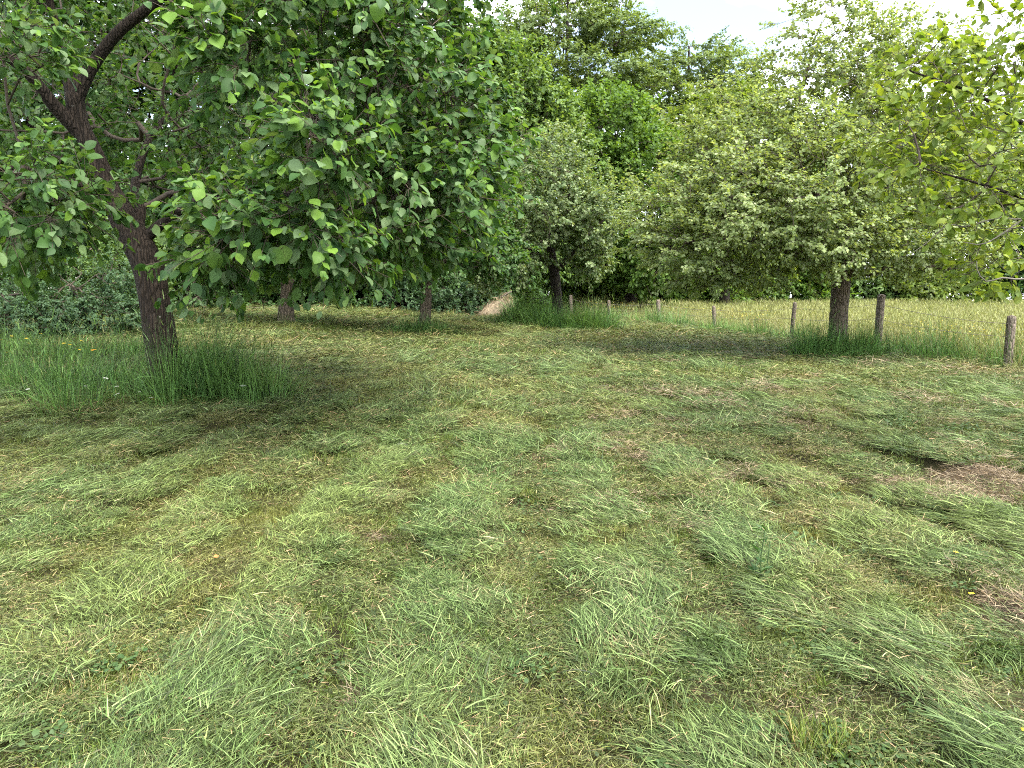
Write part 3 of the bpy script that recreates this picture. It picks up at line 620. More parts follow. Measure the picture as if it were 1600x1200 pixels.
for pts in ([(1700, 318, 4.9, .009), (1600, 342, 4.9, .006), (1560, 340, 4.9, .005), (1510, 354, 4.9, .0045), (1480, 352, 4.9, .004), (1450, 378, 4.9, .003), (1418, 400, 4.9, .0015)], [(1690, 425, 4.8, .008), (1600, 436, 4.8, .006), (1565, 434, 4.8, .005), (1542, 440, 4.8, .0045), (1528, 426, 4.8, .0035), (1526, 408, 4.8, .002)],
            [(1600, 342, 4.9, .006), (1540, 380, 4.8, .004), (1505, 378, 4.8, .002)]):
    pp = path(pts); V, F = tube(np.array([p for p, _ in pp]) - b, [q for _, q in pp], 6, .05)
    link('dead_branch', mesh_np('dead_branch', V, F, M['deadtwig'], smooth=True), rootF)

# --- woodland behind
def wood(name, label, px, Y, lobes, leaf, seed, per=40, size=(.16, .26), spread=.7, group='trees of the wood behind the orchard', tr=.22, flat=1., up=.8, lean=0, young=.3, n_limb=5, step=1.2, sag=0., top=None):
    b = on_ground(px, Y); cs = np.array([l[0] for l in lobes]); topz = (cs[:, 2].max() if top is None else top); c = cs.mean(0)
    trunk = [(b - [0, 0, .2], tr * 1.2), (b + [0, 0, .25 * (topz - b[2])], tr), (b + [(c[0] - b[0]) * .5, 0, .55 * (topz - b[2])], tr * .7), (np.array([c[0], c[1], topz]), tr * .25)]
    limbs = []
    for (p, rad, n) in lobes[:n_limb]:
        h = np.clip((p[2] - b[2]) * .62 / max(.1, topz - b[2]), .12, .8); a = b + np.array([(c[0] - b[0]) * h * .8, 0, h * (topz - b[2])]); mid = (a + p) / 2 + [0, 0, -.06 * np.linalg.norm(p - a)]
        limbs.append([(a, tr * .45), (mid, tr * .3), (np.asarray(p), tr * .12)])
    return make_tree(name, label, b, trunk, limbs, lobes, leaf, M['barkd'], M['twig'], group=group, seed=seed, per=per, size=size, wr=.85, tm=(TM4, F4_), spread=spread, step=step, sides=9, r0=.012, lmax=tr * .4, flat=flat, up=up, young=young, sag=sag, flare=.1, twigs=False, jit=.45)
wood('beech_tree', 'tallest olive beech with tiered sprays against the white sky', 880, 42,
     [lob(880, 40, 41, 3.6, 2.6, .7, 170), lob(800, 70, 41.5, 2.6, 2.4, .6, 110), lob(960, 60, 41.5, 2.4, 2.4, .5, 100), lob(920, 110, 40.5, 3.4, 2.4, .6, 150), lob(820, 130, 40.5, 3.2, 2.4, .7, 150), lob(980, 130, 41, 2.2, 2.2, .4, 70), lob(890, 5, 42, 2.4, 2, .6, 90), lob(870, -20, 42, 1.4, 1.6, .5, 30), lob(760, 50, 42, 1.8, 2, .6, 60),
      lob(890, 180, 40, 3.6, 2.4, .8, 150), lob(800, 200, 40, 2.6, 2.2, .8, 110), lob(1000, 50, 42, 1.5, 1.6, .35, 40), lob(960, 20, 42, 1.0, 1.4, .4, 22)], M['beech'], 31, flat=.5, up=.9, per=51, size=(.12, .205))
wood('beech_tree', 'lower olive beech right of the tallest one, its top feathering into the sky', 1075, 46,
     [lob(1080, 110, 45, 3.4, 2.4, .6, 140), lob(1030, 150, 45, 2.8, 2.4, .6, 110), lob(1140, 130, 45.5, 2.4, 2.2, .5, 90), lob(1100, 80, 46, 2.0, 1.8, .4, 50), lob(1060, 180, 44.5, 3.0, 2.4, .6, 120), lob(1180, 160, 45, 2.2, 2, .6, 90), lob(980, 175, 45, 1.8, 2., .4, 50), lob(1020, 100, 45.5, 1.6, 1.6, .35, 35), lob(1080, 240, 45, 4, 2.5, 1.5, 150)], M['beech'], 32, flat=.5, up=.9, per=51, size=(.12, .205))
wood('maple_tree', 'bright green rounded tree in the gap between the two centre apple trees', 985, 30,
     [lob(960, 200, 29, 1.7, 1.8, 1.1, 190), lob(930, 270, 28.5, 1.6, 1.8, 1.3, 170), lob(1010, 270, 28.5, 1.7, 1.8, 1.3, 200), lob(990, 350, 28, 1.9, 1.8, 1.4, 210), lob(1030, 420, 28, 1.8, 1.7, .9, 170), lob(950, 165, 29.5, .9, 1.2, .6, 60), lob(930, 400, 28.5, 1.5, 1.6, 1.0, 140), lob(1080, 350, 28.5, 1.5, 1.6, 1.3, 130)], M['lime'], 33, size=(.12, .2), spread=.5)
wood('ash_tree', 'light green leafy tree just above the left apple tree\'s outer branches', 800, 28,
     [lob(800, 160, 27, 1.7, 1.6, 1.3, 190), lob(760, 110, 27.5, 1.3, 1.5, .9, 130), lob(850, 220, 26.8, 1.4, 1.5, 1.0, 150), lob(740, 230, 27, 1.7, 1.5, 1.3, 150), lob(820, 290, 27, 2.0, 1.5, 1.2, 170), lob(800, 95, 27.8, .7, 1, .6, 40), lob(860, 170, 27.2, .8, 1.1, .6, 60), lob(800, 380, 27, 2.2, 1.5, 1.2, 150)], M['mid'], 34, size=(.12, .2), spread=.5, young=.6)
wood('maple_tree', 'yellow-green tree behind the broad apple tree\'s left side', 1130, 34,
     [lob(1130, 190, 33, 2.0, 1.8, 1.1, 200), lob(1080, 230, 32.5, 1.7, 1.7, 1.2, 170), lob(1180, 240, 32.5, 2.0, 1.8, 1.3, 180), lob(1110, 300, 32, 2.3, 1.8, 1.5, 190), lob(1160, 160, 33.5, 1.2, 1.3, .6, 60), lob(1140, 390, 32, 2.6, 1.8, 1.4, 190)], M['plum'], 35, size=(.13, .21), spread=.5)
wood('hedge_tree', 'green tree behind the meadow at the far right', 1560, 44,
     [lob(1500, 330, 43, 3, 2, 2, 220), lob(1600, 320, 43, 3, 2, 2.2, 220), lob(1570, 240, 43.5, 2.6, 2, 1.8, 170), lob(1680, 300, 43, 3, 2, 2.6, 200), lob(1480, 260, 43.5, 2.0, 2, 1.4, 110), lob(1640, 190, 44, 2.2, 2, 1.3, 90)], M['mid'], 36)
wood('hedge_tree', 'green tree seen past the broad apple tree\'s crown, right of its trunk', 1410, 45,
     [lob(1400, 330, 44, 3, 2, 2.2, 230), lob(1340, 280, 44, 2.6, 2, 2, 180), lob(1440, 240, 44.5, 2.5, 2, 1.6, 150), lob(1380, 190, 45, 2.4, 2, 1.4, 120), lob(1280, 340, 44, 2.6, 2, 2, 180)], M['lime'], 37)
wood('hedge_tree', 'green tree behind the meadow between the two right fence posts', 1240, 43, [lob(1230, 360, 42, 3, 2, 2.2, 230), lob(1180, 300, 42.5, 2.4, 2, 1.8, 150), lob(1260, 280, 42.5, 2.4, 2, 1.6, 150), lob(1120, 380, 42, 2.4, 2, 1.8, 150)], M['mid'], 38)
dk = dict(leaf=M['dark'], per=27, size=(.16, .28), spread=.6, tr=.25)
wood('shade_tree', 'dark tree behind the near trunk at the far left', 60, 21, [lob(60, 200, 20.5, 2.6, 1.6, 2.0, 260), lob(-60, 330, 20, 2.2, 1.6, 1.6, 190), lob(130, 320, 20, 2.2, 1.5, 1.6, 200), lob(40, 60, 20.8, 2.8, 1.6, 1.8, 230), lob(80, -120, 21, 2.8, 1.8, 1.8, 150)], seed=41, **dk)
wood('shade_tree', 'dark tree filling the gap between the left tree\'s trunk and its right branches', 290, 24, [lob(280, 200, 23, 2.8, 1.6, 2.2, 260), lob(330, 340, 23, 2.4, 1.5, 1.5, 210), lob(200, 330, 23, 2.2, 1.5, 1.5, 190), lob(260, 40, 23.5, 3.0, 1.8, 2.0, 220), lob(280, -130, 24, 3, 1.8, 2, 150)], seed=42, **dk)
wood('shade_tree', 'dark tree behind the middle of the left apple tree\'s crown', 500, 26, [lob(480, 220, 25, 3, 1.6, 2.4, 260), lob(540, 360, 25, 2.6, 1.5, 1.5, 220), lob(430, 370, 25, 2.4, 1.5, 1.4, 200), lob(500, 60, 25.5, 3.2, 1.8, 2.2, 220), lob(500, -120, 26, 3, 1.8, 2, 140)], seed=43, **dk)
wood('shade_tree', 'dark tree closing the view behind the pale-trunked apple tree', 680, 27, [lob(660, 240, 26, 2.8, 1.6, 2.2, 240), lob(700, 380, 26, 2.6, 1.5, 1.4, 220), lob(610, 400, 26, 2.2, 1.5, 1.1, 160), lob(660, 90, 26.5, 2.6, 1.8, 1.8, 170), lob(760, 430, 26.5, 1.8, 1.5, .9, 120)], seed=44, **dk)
wood('shade_tree', 'mid-green tree behind the straight dark trunk', 900, 33, [lob(890, 410, 32, 2.6, 1.5, 1.2, 230), lob(960, 420, 32.5, 2.6, 1.5, 1.1, 200), lob(880, 320, 32.5, 2.6, 1.5, 1.6, 180)], seed=45, leaf=M['mid'], size=(.14, .24), spread=.6, tr=.25)

# --- shrubs and undergrowth
def shrub(label, px, Y, rx, ry, h, leaf, seed, n=170, per=36, size=(.05, .09), spread=.22, name='shrub', lift=.0):
    if Y > 30: per, size = 26, (size[0] * 1.3, size[1] * 1.3)
    b = on_ground(px, Y); r = np.random.default_rng(seed); stems = []
    for i in range(5):
        d = r.normal(size=2) * .45; stems.append([(b + [.03 * i, 0, -.05], .022), (b + [d[0] * rx * .4, d[1] * ry * .4, h * .35], .016), (b + [d[0] * rx, d[1] * ry, h * .8], .008)])
    lb = [(b + [0, 0, h * .34 + lift], (rx * 1.08, ry, h * .44), n)] + [(b + [r.uniform(-.8, .8) * rx, r.uniform(-.6, .6) * ry, h * r.uniform(.45, 1.0)], (rx * .32, ry * .4, h * .28), n // 7) for _ in range(6)]
    return make_tree(name, label, b, stems[0], stems[1:], lb, leaf, M['barkd'], M['twig'], group='undergrowth along the orchard edge', cat='shrub', seed=seed, per=per, size=size, wr=.8, tm=(TM4, F4_), spread=spread, step=.3, sides=7, r0=.004, lmax=.02, flare=0, twigs=False)
shrub('feathery blue-green shrub left of the near trunk', 150, 13.0, 1.1, .8, 1.15, M['shrub'], 51, 260, 40, (.035, .06))
shrub('low dark green shrub at the left edge behind the buttercups', 30, 12.4, 1.0, .8, 1.0, M['shrub'], 52, 230, 40, (.035, .06))
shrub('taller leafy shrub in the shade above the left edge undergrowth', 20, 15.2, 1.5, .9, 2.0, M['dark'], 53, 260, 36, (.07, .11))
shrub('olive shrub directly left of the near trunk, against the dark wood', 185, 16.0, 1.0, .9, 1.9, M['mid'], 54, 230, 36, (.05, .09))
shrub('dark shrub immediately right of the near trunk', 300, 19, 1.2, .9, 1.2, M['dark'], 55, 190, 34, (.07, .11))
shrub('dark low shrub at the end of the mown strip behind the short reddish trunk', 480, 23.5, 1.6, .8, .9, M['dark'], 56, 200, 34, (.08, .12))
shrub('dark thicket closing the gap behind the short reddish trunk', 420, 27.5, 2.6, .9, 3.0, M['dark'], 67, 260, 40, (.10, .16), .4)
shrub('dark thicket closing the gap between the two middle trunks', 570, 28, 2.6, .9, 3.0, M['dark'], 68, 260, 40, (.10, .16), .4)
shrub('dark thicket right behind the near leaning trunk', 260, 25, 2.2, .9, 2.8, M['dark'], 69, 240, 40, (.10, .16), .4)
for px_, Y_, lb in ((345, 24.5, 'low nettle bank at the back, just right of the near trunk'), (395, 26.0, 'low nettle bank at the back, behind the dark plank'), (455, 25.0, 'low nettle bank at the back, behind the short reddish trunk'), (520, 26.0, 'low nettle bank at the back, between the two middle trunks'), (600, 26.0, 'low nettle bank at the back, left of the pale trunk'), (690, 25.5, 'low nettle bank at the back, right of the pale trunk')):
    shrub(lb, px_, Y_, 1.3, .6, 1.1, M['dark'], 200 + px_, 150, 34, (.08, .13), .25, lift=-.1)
shrub('green hedge bush at the far side of the meadow left of the broad tree\'s trunk', 1130, 40, 3.0, 1.2, 2.6, M['mid'], 71, 240, 40, (.13, .22), .5)
shrub('green bush behind the small sapling left of the straight dark trunk', 855, 34, 2.4, 1.0, 2.2, M['mid'], 72, 220, 40, (.12, .2), .45)
shrub('green hedge bush at the far side of the meadow just right of the broad trunk', 1330, 45, 3.2, 1.0, 2.4, M['mid'], 73, 240, 40, (.13, .22), .5)
shrub('tall dark shrub at the far left edge beside the low shrub', -150, 15.5, 2.2, 1.2, 2.6, M['dark'], 74, 240, 36, (.08, .13), .3)
shrub('grey-green bush between the pale trunk and the hay heap', 725, 23.0, 1.1, .8, 1.1, M['shrub'], 57, 230, 38, (.05, .08))
shrub('grey-green bush behind the pale trunk', 640, 24.5, 1.3, .8, 1.2, M['shrub'], 58, 200, 36, (.06, .09))
shrub('small fresh green sapling bush left of the straight dark trunk', 832, 18.3, .36, .3, 1.05, M['lime'], 59, 70, 30, (.05, .08), .16)
shrub('green hedge bush at the far side of the meadow left of the broad tree', 1070, 36, 3.0, 1.2, 2.4, M['lime'], 60, 260, 40, (.12, .2), .5)
shrub('green hedge bush at the far side of the meadow behind the leaning post', 1360, 42, 3.6, 1.2, 3.2, M['mid'], 61, 260, 40, (.13, .22), .5)
shrub('bright hedge bush at the far side of the meadow under the right branches', 1470, 41, 3.0, 1.2, 3.4, M['plum'], 62, 260, 40, (.13, .22), .5)
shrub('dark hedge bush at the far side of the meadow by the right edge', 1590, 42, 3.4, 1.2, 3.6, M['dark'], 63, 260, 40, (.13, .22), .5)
shrub('green hedge bush at the far side of the meadow behind the broad tree', 1220, 41, 3.4, 1.2, 3.0, M['lime'], 64, 260, 40, (.13, .22), .5)
shrub('green hedge bush at the far side of the meadow just outside the right edge', 1720, 42, 3.6, 1.2, 3.8, M['mid'], 66, 260, 40, (.13, .22), .5)
shrub('green hedge bush at the far side of the meadow beside the straight dark trunk', 960, 36, 2.8, 1.2, 2.4, M['mid'], 65, 230, 40, (.12, .2), .5)

# ------------------------------------------------------------------ fence
fb = gp(POSTS[0][0], POSTS[0][1]); fence = empty('wire_fence', fb)
tag(fence, 'old post and wire fence running between the orchard and the yellow meadow', 'fence')
tops = []
for i, (px_, py_, top, rad) in enumerate(POSTS):
    g0 = gp(px_, py_); lean = rng.normal(0, .04, 2); h = top - g0[2]
    P0 = g0 - [0, 0, .15]; P1 = np.array([px_ + lean[0], py_ + lean[1], top])
    V, F = tube(np.array([P0, (P0 * .6 + P1 * .4) + [.01, 0, 0], P0 * .15 + P1 * .85, P1]) - fb, [rad * 1.04, rad, rad * 1.0, rad * .93], 11, .04, .11, 70 + i)
    link('fence_post', mesh_np('fence_post', V, F, M['post'], smooth=True), fence); tops.append((g0, P1, h))
for lvl in (.62, .86):
    for (a0, a1, ha), (c0, c1, hc) in zip(tops[:-1], tops[1:]):
        A = a0 + (a1 - a0) * lvl + [-.055, -.03, 0]; B = c0 + (c1 - c0) * lvl + [-.055, -.03, 0]; t = np.linspace(0, 1, 8)[:, None]
        pts = A + (B - A) * t; pts[:, 2] -= .05 * 4 * t[:, 0] * (1 - t[:, 0])
        V, F = tube(pts - fb, np.full(8, .0036), 5, .3); link('wire', mesh_np('wire', V, F, M['wire'], smooth=True), fence)
V, F = tube(np.array([gp(3.42, 24.9), gp(3.62, 24.8, .22), gp(3.85, 24.6, .34)]) - gp(3.42, 24.9), [.03, .025, .015], 7, .05, .1, 5)
o = link('fallen_branch', mesh_np('fallen_branch', V, F, M['post'], smooth=True)); o.location = gp(3.42, 24.9); tag(o, 'broken grey branch leaning beside the far fence post', 'branch')
pb = on_ground(1551, 43.5); V, F = tube(np.array([[0, 0, -.1], [.02, 0, 1.2], [0, 0, 2.6]]), [.06, .05, .045], 8, .2, .04, 9)
o = link('birch_stem', mesh_np('birch_stem', V, F, M['scrap'], smooth=True)); o.location = pb; tag(o, 'thin white stem standing in front of the far hedge at the right', 'stem')

# ------------------------------------------------------------------ uncut grass
def tuft(label, spots, n0, h=(.3, .62), mat='tall', seeds=.08, lean=.35, wid=(.004, .0075)):
    """spots: (x, y, rx, ry, weight)"""
    n = int(n0 * 1.35); c = gp(spots[0][0], spots[0][1]); parts = []; wts = np.array([s[4] for s in spots], float); wts /= wts.sum()
    for (x, y, rx, ry, _), wt in zip(spots, wts):
        m = int(n * wt); d = np.clip(rng.normal(0, .52, (m, 3)), -1.6, 1.6); d[:, 2] = 0; q = np.minimum(np.hypot(d[:, 0], d[:, 1]), 1.3); X = x + d[:, 0] * rx; Y_ = y + d[:, 1] * ry
        k = waves(X, Y_, 7, 77) + U(-.5, .5, m) > -.28; d, q, X, Y_ = d[k], q[k], X[k], Y_[k]; m = len(X)
        P = np.stack([X, Y_, ground_z(X, Y_) - .01], 1) - c
        az = np.arctan2(d[:, 1], d[:, 0]) + rng.normal(0, .9, m)
        ln = U(h[0], h[1], m) * 1.6 * np.clip(1.15 - .55 * q ** 1.5, .25, 2) * (1 + .30 * waves(X, Y_, 5, 78))
        parts.append(blades(P, az, 1.5 - lean * q * U(.3, 1.3, m), ln, U(wid[0], wid[1], m) * 1.3, (U(.05, 1.0, m) + (U(0, 1, m) < .3) * 1.1) * (.4 + .8 * q), 5, U(0, 1, m)))
        ms = int(m * seeds)
        if ms:
            i = rng.integers(0, m, ms); hz = ln[i] * U(1.05, 1.35, ms); e = np.full(ms, 1.4)
            parts.append(blades(P[i], az[i], e, hz, np.full(ms, .003), U(.05, .3, ms), 3, U(0, 1, ms)))
            Q = P[i] + np.stack([np.cos(az[i]) * hz * .24, np.sin(az[i]) * hz * .24, hz * .95], 1)
            parts.append(blades(Q, az[i], U(.7, 1.3, ms), U(.06, .13, ms), U(.006, .011, ms), U(0, .6, ms), 2, U(.92, 1, ms), U(.3, .75, ms)))
    V, F, C = merge(parts); o = link('tall_grass', mesh_np('tall_grass', V, F, M[mat], C)); o.location = c
    tag(o, label, 'grass', 'uncut tall grass left by the mower', 'stuff'); return o
def S(px, Y, rx, ry, w=1): return (at(px, 500, Y)[0], Y, rx, ry, w)
tuft('tall uncut grass wrapped round the near leaning trunk, thickest on its right', [S(318, 7.6, .34, .40, 3), S(350, 7.5, .30, .40, 1.2), S(390, 7.3, .40, .35, .8), S(262, 7.15, .30, .25, .6), S(290, 7.95, .5, .35, 1.0), S(415, 7.0, .3, .3, .4)], 3600, (.20, .56), seeds=.14)
tuft('loose tall grass and weeds left of the near leaning trunk', [S(150, 7.7, .65, .6, 2), S(60, 8.1, .8, .7, 2), S(195, 7.35, .35, .35, .6), S(-30, 8.5, .8, .6, 1), S(100, 7.0, .5, .3, .4)], 3000, (.12, .46), lean=.5, seeds=.2)
tuft('rough grass strip below the buttercups at the left edge', [S(70, 10.2, 1.3, .9, 2), S(190, 10.6, .9, .7, 1), S(-10, 11, 1, .8, 1)], 3000, (.12, .32), lean=.5, seeds=.15)
tuft('small uncut tuft round the short reddish trunk', [S(455, 15.3, .45, .35, 1), S(485, 15.4, .35, .3, .6)], 900, (.09, .20))
tuft('uncut tuft round the pale lichen-flecked trunk', [S(655, 14.3, .55, .4, 2), S(690, 14.2, .4, .35, 1), S(625, 14.3, .35, .35, .8)], 2400, (.13, .32))
tuft('dense dark tuft round the straight dark trunk near the hay heap', [S(865, 17.3, 1.25, .6, 3), S(925, 17.1, .8, .5, 1.8), S(812, 17.6, .6, .5, 1.2)], 5600, (.26, .58), wid=(.005, .009))
tuft('uncut tuft round the foot of the broad apple tree', [S(1285, 12.2, .42, .35, 2), S(1335, 12.3, .38, .35, 2), S(1310, 11.95, .38, .25, 1.0), S(1262, 11.9, .35, .25, .8), S(1350, 12.2, .3, .3, 1.)], 4200, (.22, .54), wid=(.005, .009))
tuft('rough green grass along the fence between the two right posts', [S(1400, 12.8, .55, .45, 1.5), S(1470, 12.0, .6, .4, 2), S(1530, 11.6, .5, .4, 1.5), S(1440, 13, .7, .4, 1), S(1590, 11.1, .45, .35, .6)], 3000, (.20, .50), lean=.5)
tuft('rough dark grass under the fence left of the broad apple tree', [S(1110, 18.6, .7, .4, 2), S(1190, 16.6, .6, .4, 1.4), S(1150, 17.8, .7, .4, 1), S(1240, 15.6, .5, .4, 1)], 3000, (.16, .42), lean=.5)
tuft('rough grass under the far fence posts beside the meadow', [S(1020, 22.0, .8, .5, 1.4), S(960, 23.8, .8, .5, 1), S(1060, 20.6, .7, .4, 1)], 2000, (.18, .45), wid=(.006, .01))
tuft('pale tall grass beside the hay heap and sapling', [S(815, 20.5, .6, .6, 1.4), S(845, 21, .5, .6, 1)], 1500, (.3, .62), wid=(.006, .01))

# ------------------------------------------------------------------ hay heap
hb = on_ground(778, 22.4); heap = empty('hay_heap', hb); tag(heap, 'brown heap of old hay in front of the dark wood', 'hay heap')
th = np.linspace(0, 2 * math.pi, 28, endpoint=False); ts = np.linspace(0, 1, 12); V = []
for t in ts:
    for a in th:
        q = (1 - t ** 2.0) * (1 + .10 * math.sin(3 * a + 1 + 4 * t) + .06 * math.sin(7 * a + 5 * t)); V.append((.70 * q * math.cos(a) + .22 * t, .55 * q * math.sin(a), .80 * t + .03 * math.sin(5 * a + 9 * t) * (1 - t) - .05))
V = np.array(V); j = np.arange(len(V)).reshape(12, 28); jn = np.roll(j, -1, 1)
link('mound', mesh_np('mound', V, np.stack([j[:-1], jn[:-1], jn[1:], j[1:]], -1).reshape(-1, 4), M['hay'], np.tile([[.5, .5, 0.]], (len(V), 1)), smooth=True), heap)
k = rng.integers(0, len(V), 2600); P = V[k] + rng.normal(0, .035, (2600, 3)) + [0, 0, .03]; az = np.arctan2(P[:, 1], P[:, 0] - .2) + rng.normal(0, .8, 2600)
Vb, Fb, Cb = blades(P, az, U(-1.1, .2, 2600), U(.10, .28, 2600), U(.006, .012, 2600), U(0, .8, 2600), 3, U(0, 1, 2600)); link('hay_strands', mesh_np('hay_strands', Vb, Fb, M['hay'], Cb), heap, 'stuff')
sb = on_ground(789, 22.1); V, F = tube(np.array([[-.12, -.1, .66], [.02, -.1, .74], [.14, -.1, .82], [.20, -.1, .84]]), [.012, .022, .028, .024], 8, .05, .1, 3)
o = link('pale_stick', mesh_np('pale_stick', V, F, M['post'], smooth=True)); o.location = sb; tag(o, 'pale broken stick lying on top of the hay heap', 'stick')

# ------------------------------------------------------------------ plank in the dark gap
o = link('old_plank', mesh_np('old_plank', np.array([[x_, y_, z_] for z_ in (0, .22) for y_ in (-.03, .03) for x_ in (-1.5, 1.5)]) + 0, np.array([[0, 1, 5, 4], [1, 3, 7, 5], [3, 2, 6, 7], [2, 0, 4, 6], [4, 5, 7, 6], [0, 2, 3, 1]]), M['plank']))
o.location = on_ground(385, 21.6); o.rotation_euler = (0.06, 0.01, .03); tag(o, 'dark weathered plank lying in the gap under the dark trees', 'plank')

# ------------------------------------------------------------------ flowers and small things
def flower_proto(h, mat, rad, seed, petals=5):
    r = np.random.default_rng(seed)
    st, sf = tube(np.array([[0, 0, 0], [.02 * r.normal(), .02 * r.normal(), h * .5], [.03 * r.normal(), .03 * r.normal(), h]]), [.0022, .002, .0018], 5, h / 3)
    top = st[-1]; a = np.arange(petals) * 6.283 / petals; D = norm(np.stack([np.cos(a), np.sin(a), np.full(petals, .35)], 1)); N = norm(np.stack([-.35 * np.cos(a), -.35 * np.sin(a), np.ones(petals)], 1))
    V, F, C = leaf_disc(np.tile(top, (petals, 1)), D, N, np.full(petals, rad), 1.1)
    return mesh_np('stem', st, sf, M['stem']), mesh_np('petals', V, F, mat, C)
def flower(name, label, cat, loc, proto, rz, s=1, group=None):
    e = empty(name, loc); e.rotation_euler = (rng.normal(0, .12), rng.normal(0, .12), rz); e.scale = (s, s, s); tag(e, label, cat, group)
    link('stem', proto[0], e); link('petals', proto[1], e); return e
protoY = [flower_proto(.34, M['yellow'], .022, 80 + i) for i in range(2)]; protoO = flower_proto(.36, M['orange'], .026, 84)
for i in range(22):
    px_ = U(5, 120); Y_ = U(8.8, 10.4); flower('buttercup', 'small yellow buttercup in the rough grass at the left edge', 'flower', on_ground(px_, Y_), protoY[i % 2], U(0, 6), U(.75, 1.25), 'buttercups at the left edge')
for i in range(5): flower('orange_flower', 'orange-yellow flower in the cluster left of the near trunk', 'flower', on_ground(U(128, 150), U(8.9, 9.3)), protoO, U(0, 6), U(.9, 1.15), 'orange-yellow flowers left of the near trunk')
low = flower_proto(.09, M['yellow'], .015, 90)
for (px_, Y_, lb) in ((1524, 955, 'single buttercup beside the brown matted patch at the right'), (1490, 886, 'small buttercup on the dull clippings above the brown matted patch'), (1592, 1170, 'buttercup at the bottom right corner of the grass')):
    flower('buttercup', lb, 'flower', spot(px_, Y_), low, U(0, 6), .85)
def umbel():
    st, sf = tube(np.array([[0, 0, 0], [.01, 0, .2], [.03, .01, .42]]), [.003, .0025, .002], 5, .1); top = st[-1]; parts = []; n = 60
    d = disc(n, .045); P = top + np.stack([d[:, 0], d[:, 1], .02 - 6 * (d[:, 0] ** 2 + d[:, 1] ** 2)], 1); D = norm(np.stack([rng.normal(size=n), rng.normal(size=n), .1 * rng.normal(size=n)], 1)); N = norm(np.cross(np.cross(D, [0, 0, 1.]), D))
    V, F, C = leaf_disc(P, D, N, np.full(n, .012), 1.); return mesh_np('stem', st, sf, M['stem']), mesh_np('petals', V, F, M['white'], C)
um = umbel()
for (px_, Y_) in ((183, 7.25), (213, 7.15), (190, 6.95), (150, 7.4), (228, 6.9), (125, 7.6), (376, 7.0), (42, 7.3)):
    flower('cow_parsley', 'white lacy umbel in the tall grass by the near trunk', 'flower', on_ground(px_, Y_), um, U(0, 6), U(.38, .62), 'white umbels round the near trunk')

def mound(name, label, cat, px_, py_, rx, ry, h, mat, seed, n, bmat='dead'):
    b = spot(px_, py_); e = empty(name, b); tag(e, label, cat); r = np.random.default_rng(seed)
    rr, aa = np.meshgrid(np.linspace(0, 1, 12), np.linspace(0, 2 * math.pi, 32, endpoint=False), indexing='ij')
    q = rr * (1 + .15 * np.sin(3 * aa + seed) + .08 * np.sin(7 * aa)); X = rx * q * np.cos(aa); Y2 = ry * q * np.sin(aa)
    Z = ground_z(X + b[0], Y2 + b[1]) - b[2] + h * (1 - rr ** 2) * (1 + .5 * waves(X, Y2, 40, seed)) - .012 * rr
    V = np.stack([X, Y2, Z], -1).reshape(-1, 3); j = np.arange(len(V)).reshape(12, 32); jn = np.roll(j, -1, 1)
    link('earth', mesh_np('earth', V, np.stack([j[:-1], j[1:], jn[1:], jn[:-1]], -1).reshape(-1, 4), mat, smooth=True), e)
    d = disc(n, 1.0, r); P = np.stack([d[:, 0] * rx, d[:, 1] * ry, ground_z(b[0] + d[:, 0] * rx, b[1] + d[:, 1] * ry) - b[2] + h * (1 - (d ** 2).sum(1)) + .01], 1)
    V, F, C = blades(P, r.uniform(0, 6.283, n), r.normal(.1, .3, n), r.uniform(.04, .12, n), r.uniform(.002, .004, n), r.normal(.2, .5, n), 3, r.uniform(0, 1, n)); link('dead_blades', mesh_np('dead_blades', V, F, M[bmat], C), e, 'stuff')
brown = plain_mat('brown_earth', (.085, .060, .036), (.04, .028, .018), 40, .95, .8)
mound('molehill', 'small reddish molehill left of the middle of the near grass', 'molehill', 587, 848, .09, .09, .035, brown, 1, 130)
mound('dead_grass_patch', 'reddish-brown matted dead grass at the right edge', 'dead grass', 1585, 960, .15, .20, .05, brown, 2, 900)
mound('dead_grass_patch', 'small straw-brown dead patch in the bottom left foreground', 'dead grass', 570, 1105, .10, .10, .02, brown, 3, 420)
mound('dead_grass_patch', 'wide dull brown patch of dried clippings at the right side', 'dead grass', 1530, 765, .60, .33, .02, brown, 4, 4200)
# white scrap, fallen leaf
V, F = tube(np.array([[-.05, 0, .04], [-.02, .01, .055], [.02, .0, .05], [.05, -.02, .035]]), [.005, .010, .008, .003], 7, .02, .2, 6)
o = link('bleached_stick', mesh_np('bleached_stick', V, F, M['scrap'], smooth=True)); o.location = spot(630, 705); tag(o, 'small white bleached scrap lying in the mown grass beyond the molehill', 'stick')
o = link('fallen_leaf', big_leaf('fallen_leaf', M['rotleaf'], .2, .9, 5)); o.location = spot(335, 885, .045); o.scale = (.028,) * 3; o.rotation_euler = (.3, -.2, 1); tag(o, 'tiny orange fallen leaf on the grass at the lower left', 'leaf')
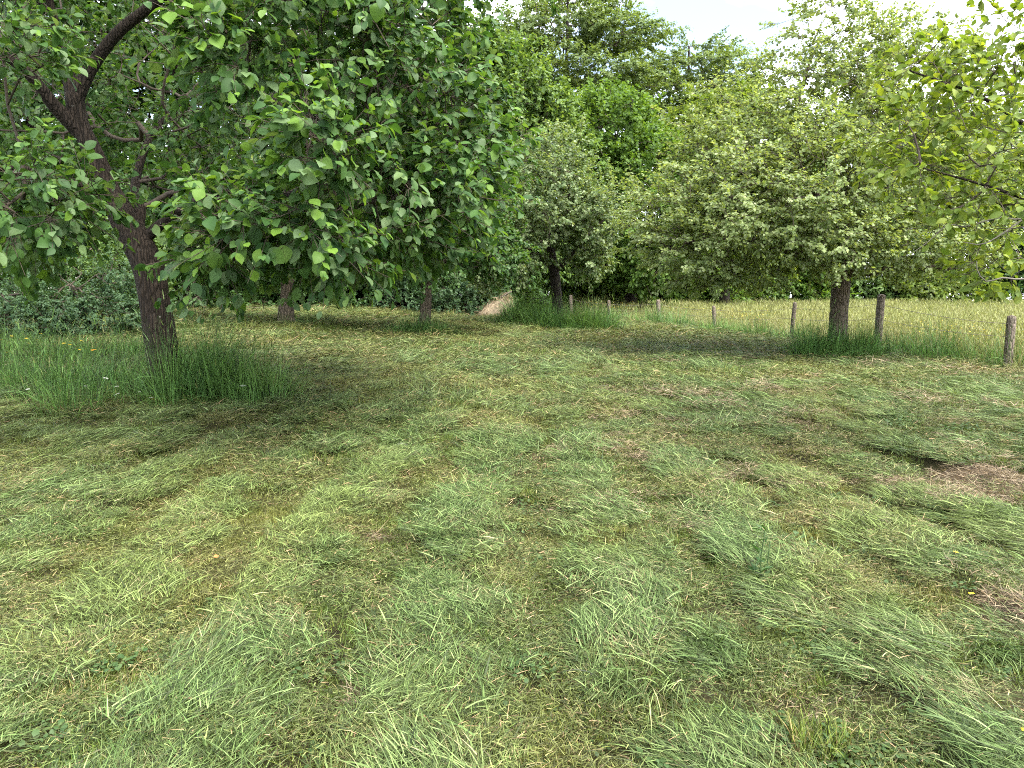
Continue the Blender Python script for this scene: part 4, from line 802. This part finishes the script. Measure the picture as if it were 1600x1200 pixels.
# standing weed in the foreground
wb = spot(1188, 920); weed = empty('standing_weed', wb); tag(weed, 'single dark green weed standing upright in the near mown grass at the right', 'weed')
for i, (dx, h) in enumerate(((0, .27), (.02, .22), (-.015, .17))):
    V, F = tube(np.array([[dx, 0, -.02], [dx * 1.5, .01, h * .5], [dx * 1.2 + .012, 0, h]]), [.0035, .003, .0025], 6, .05); link('stem', mesh_np('stem', V, F, M['stem'], smooth=True), weed)
n = 24; P = np.stack([rng.normal(0, .012, n), rng.normal(0, .012, n), U(.0, .28, n)], 1); D = norm(np.stack([rng.normal(size=n), rng.normal(size=n), U(.1, 1.0, n)], 1)); N, B = leaf_frames(P, D, rng)
V, F, C = leaf_mesh(P, D, N, B, U(.03, .075, n) * (1.3 - P[:, 2] * 2), .30, U(0, .5, (n, 3)), TM8, F8); link('leaves', mesh_np('leaves', V, F, M['apple'], C, smooth=True), weed, 'stuff')
# green tufts that escaped the mower in the foreground
fg = [(1280, 1185, .10, .08, 300, .11, 'bright yellow-green tuft at the bottom right of the grass'), (1195, 935, .10, .06, 170, .17, 'blue-green tuft bent over at the foot of the standing weed'), (1130, 1030, .13, .05, 170, .20, 'arching pale tuft over a dark hollow in the near grass'), (1400, 965, .16, .05, 200, .19, 'arching blue-green tuft left of the brown matted patch'), (1560, 1035, .14, .05, 200, .19, 'arching green tuft below the brown matted patch'), (1010, 1085, .16, .06, 130, .26, 'long pale tuft swept left in the bottom foreground')]
for (px_, Y_, rx, ry, n, h, lb) in fg:
    b = spot(px_, Y_, .03); d = disc(n, 1.0); P = np.stack([d[:, 0] * rx, d[:, 1] * ry, np.zeros(n)], 1); P[:, 2] = ground_z(P[:, 0] + b[0], P[:, 1] + b[1]) - b[2] + .02
    upr = 'yellow' in lb; az = U(0, 6.283, n) if upr else R(-105) + rng.normal(0, .5, n)
    V, F, C = blades(P, az, U(1.1, 1.5, n) if upr else U(.6, 1.3, n), U(.6, 1.15, n) * h, U(.003, .006, n), U(.2, .9, n) if upr else U(1.0, 2.0, n), 5, U(0, 1, n))
    o = link('grass_tuft', mesh_np('grass_tuft', V, F, M['stubble'] if upr else M['laid'], C)); o.location = b; tag(o, lb, 'grass tuft', 'tufts left standing in the near grass', 'stuff')
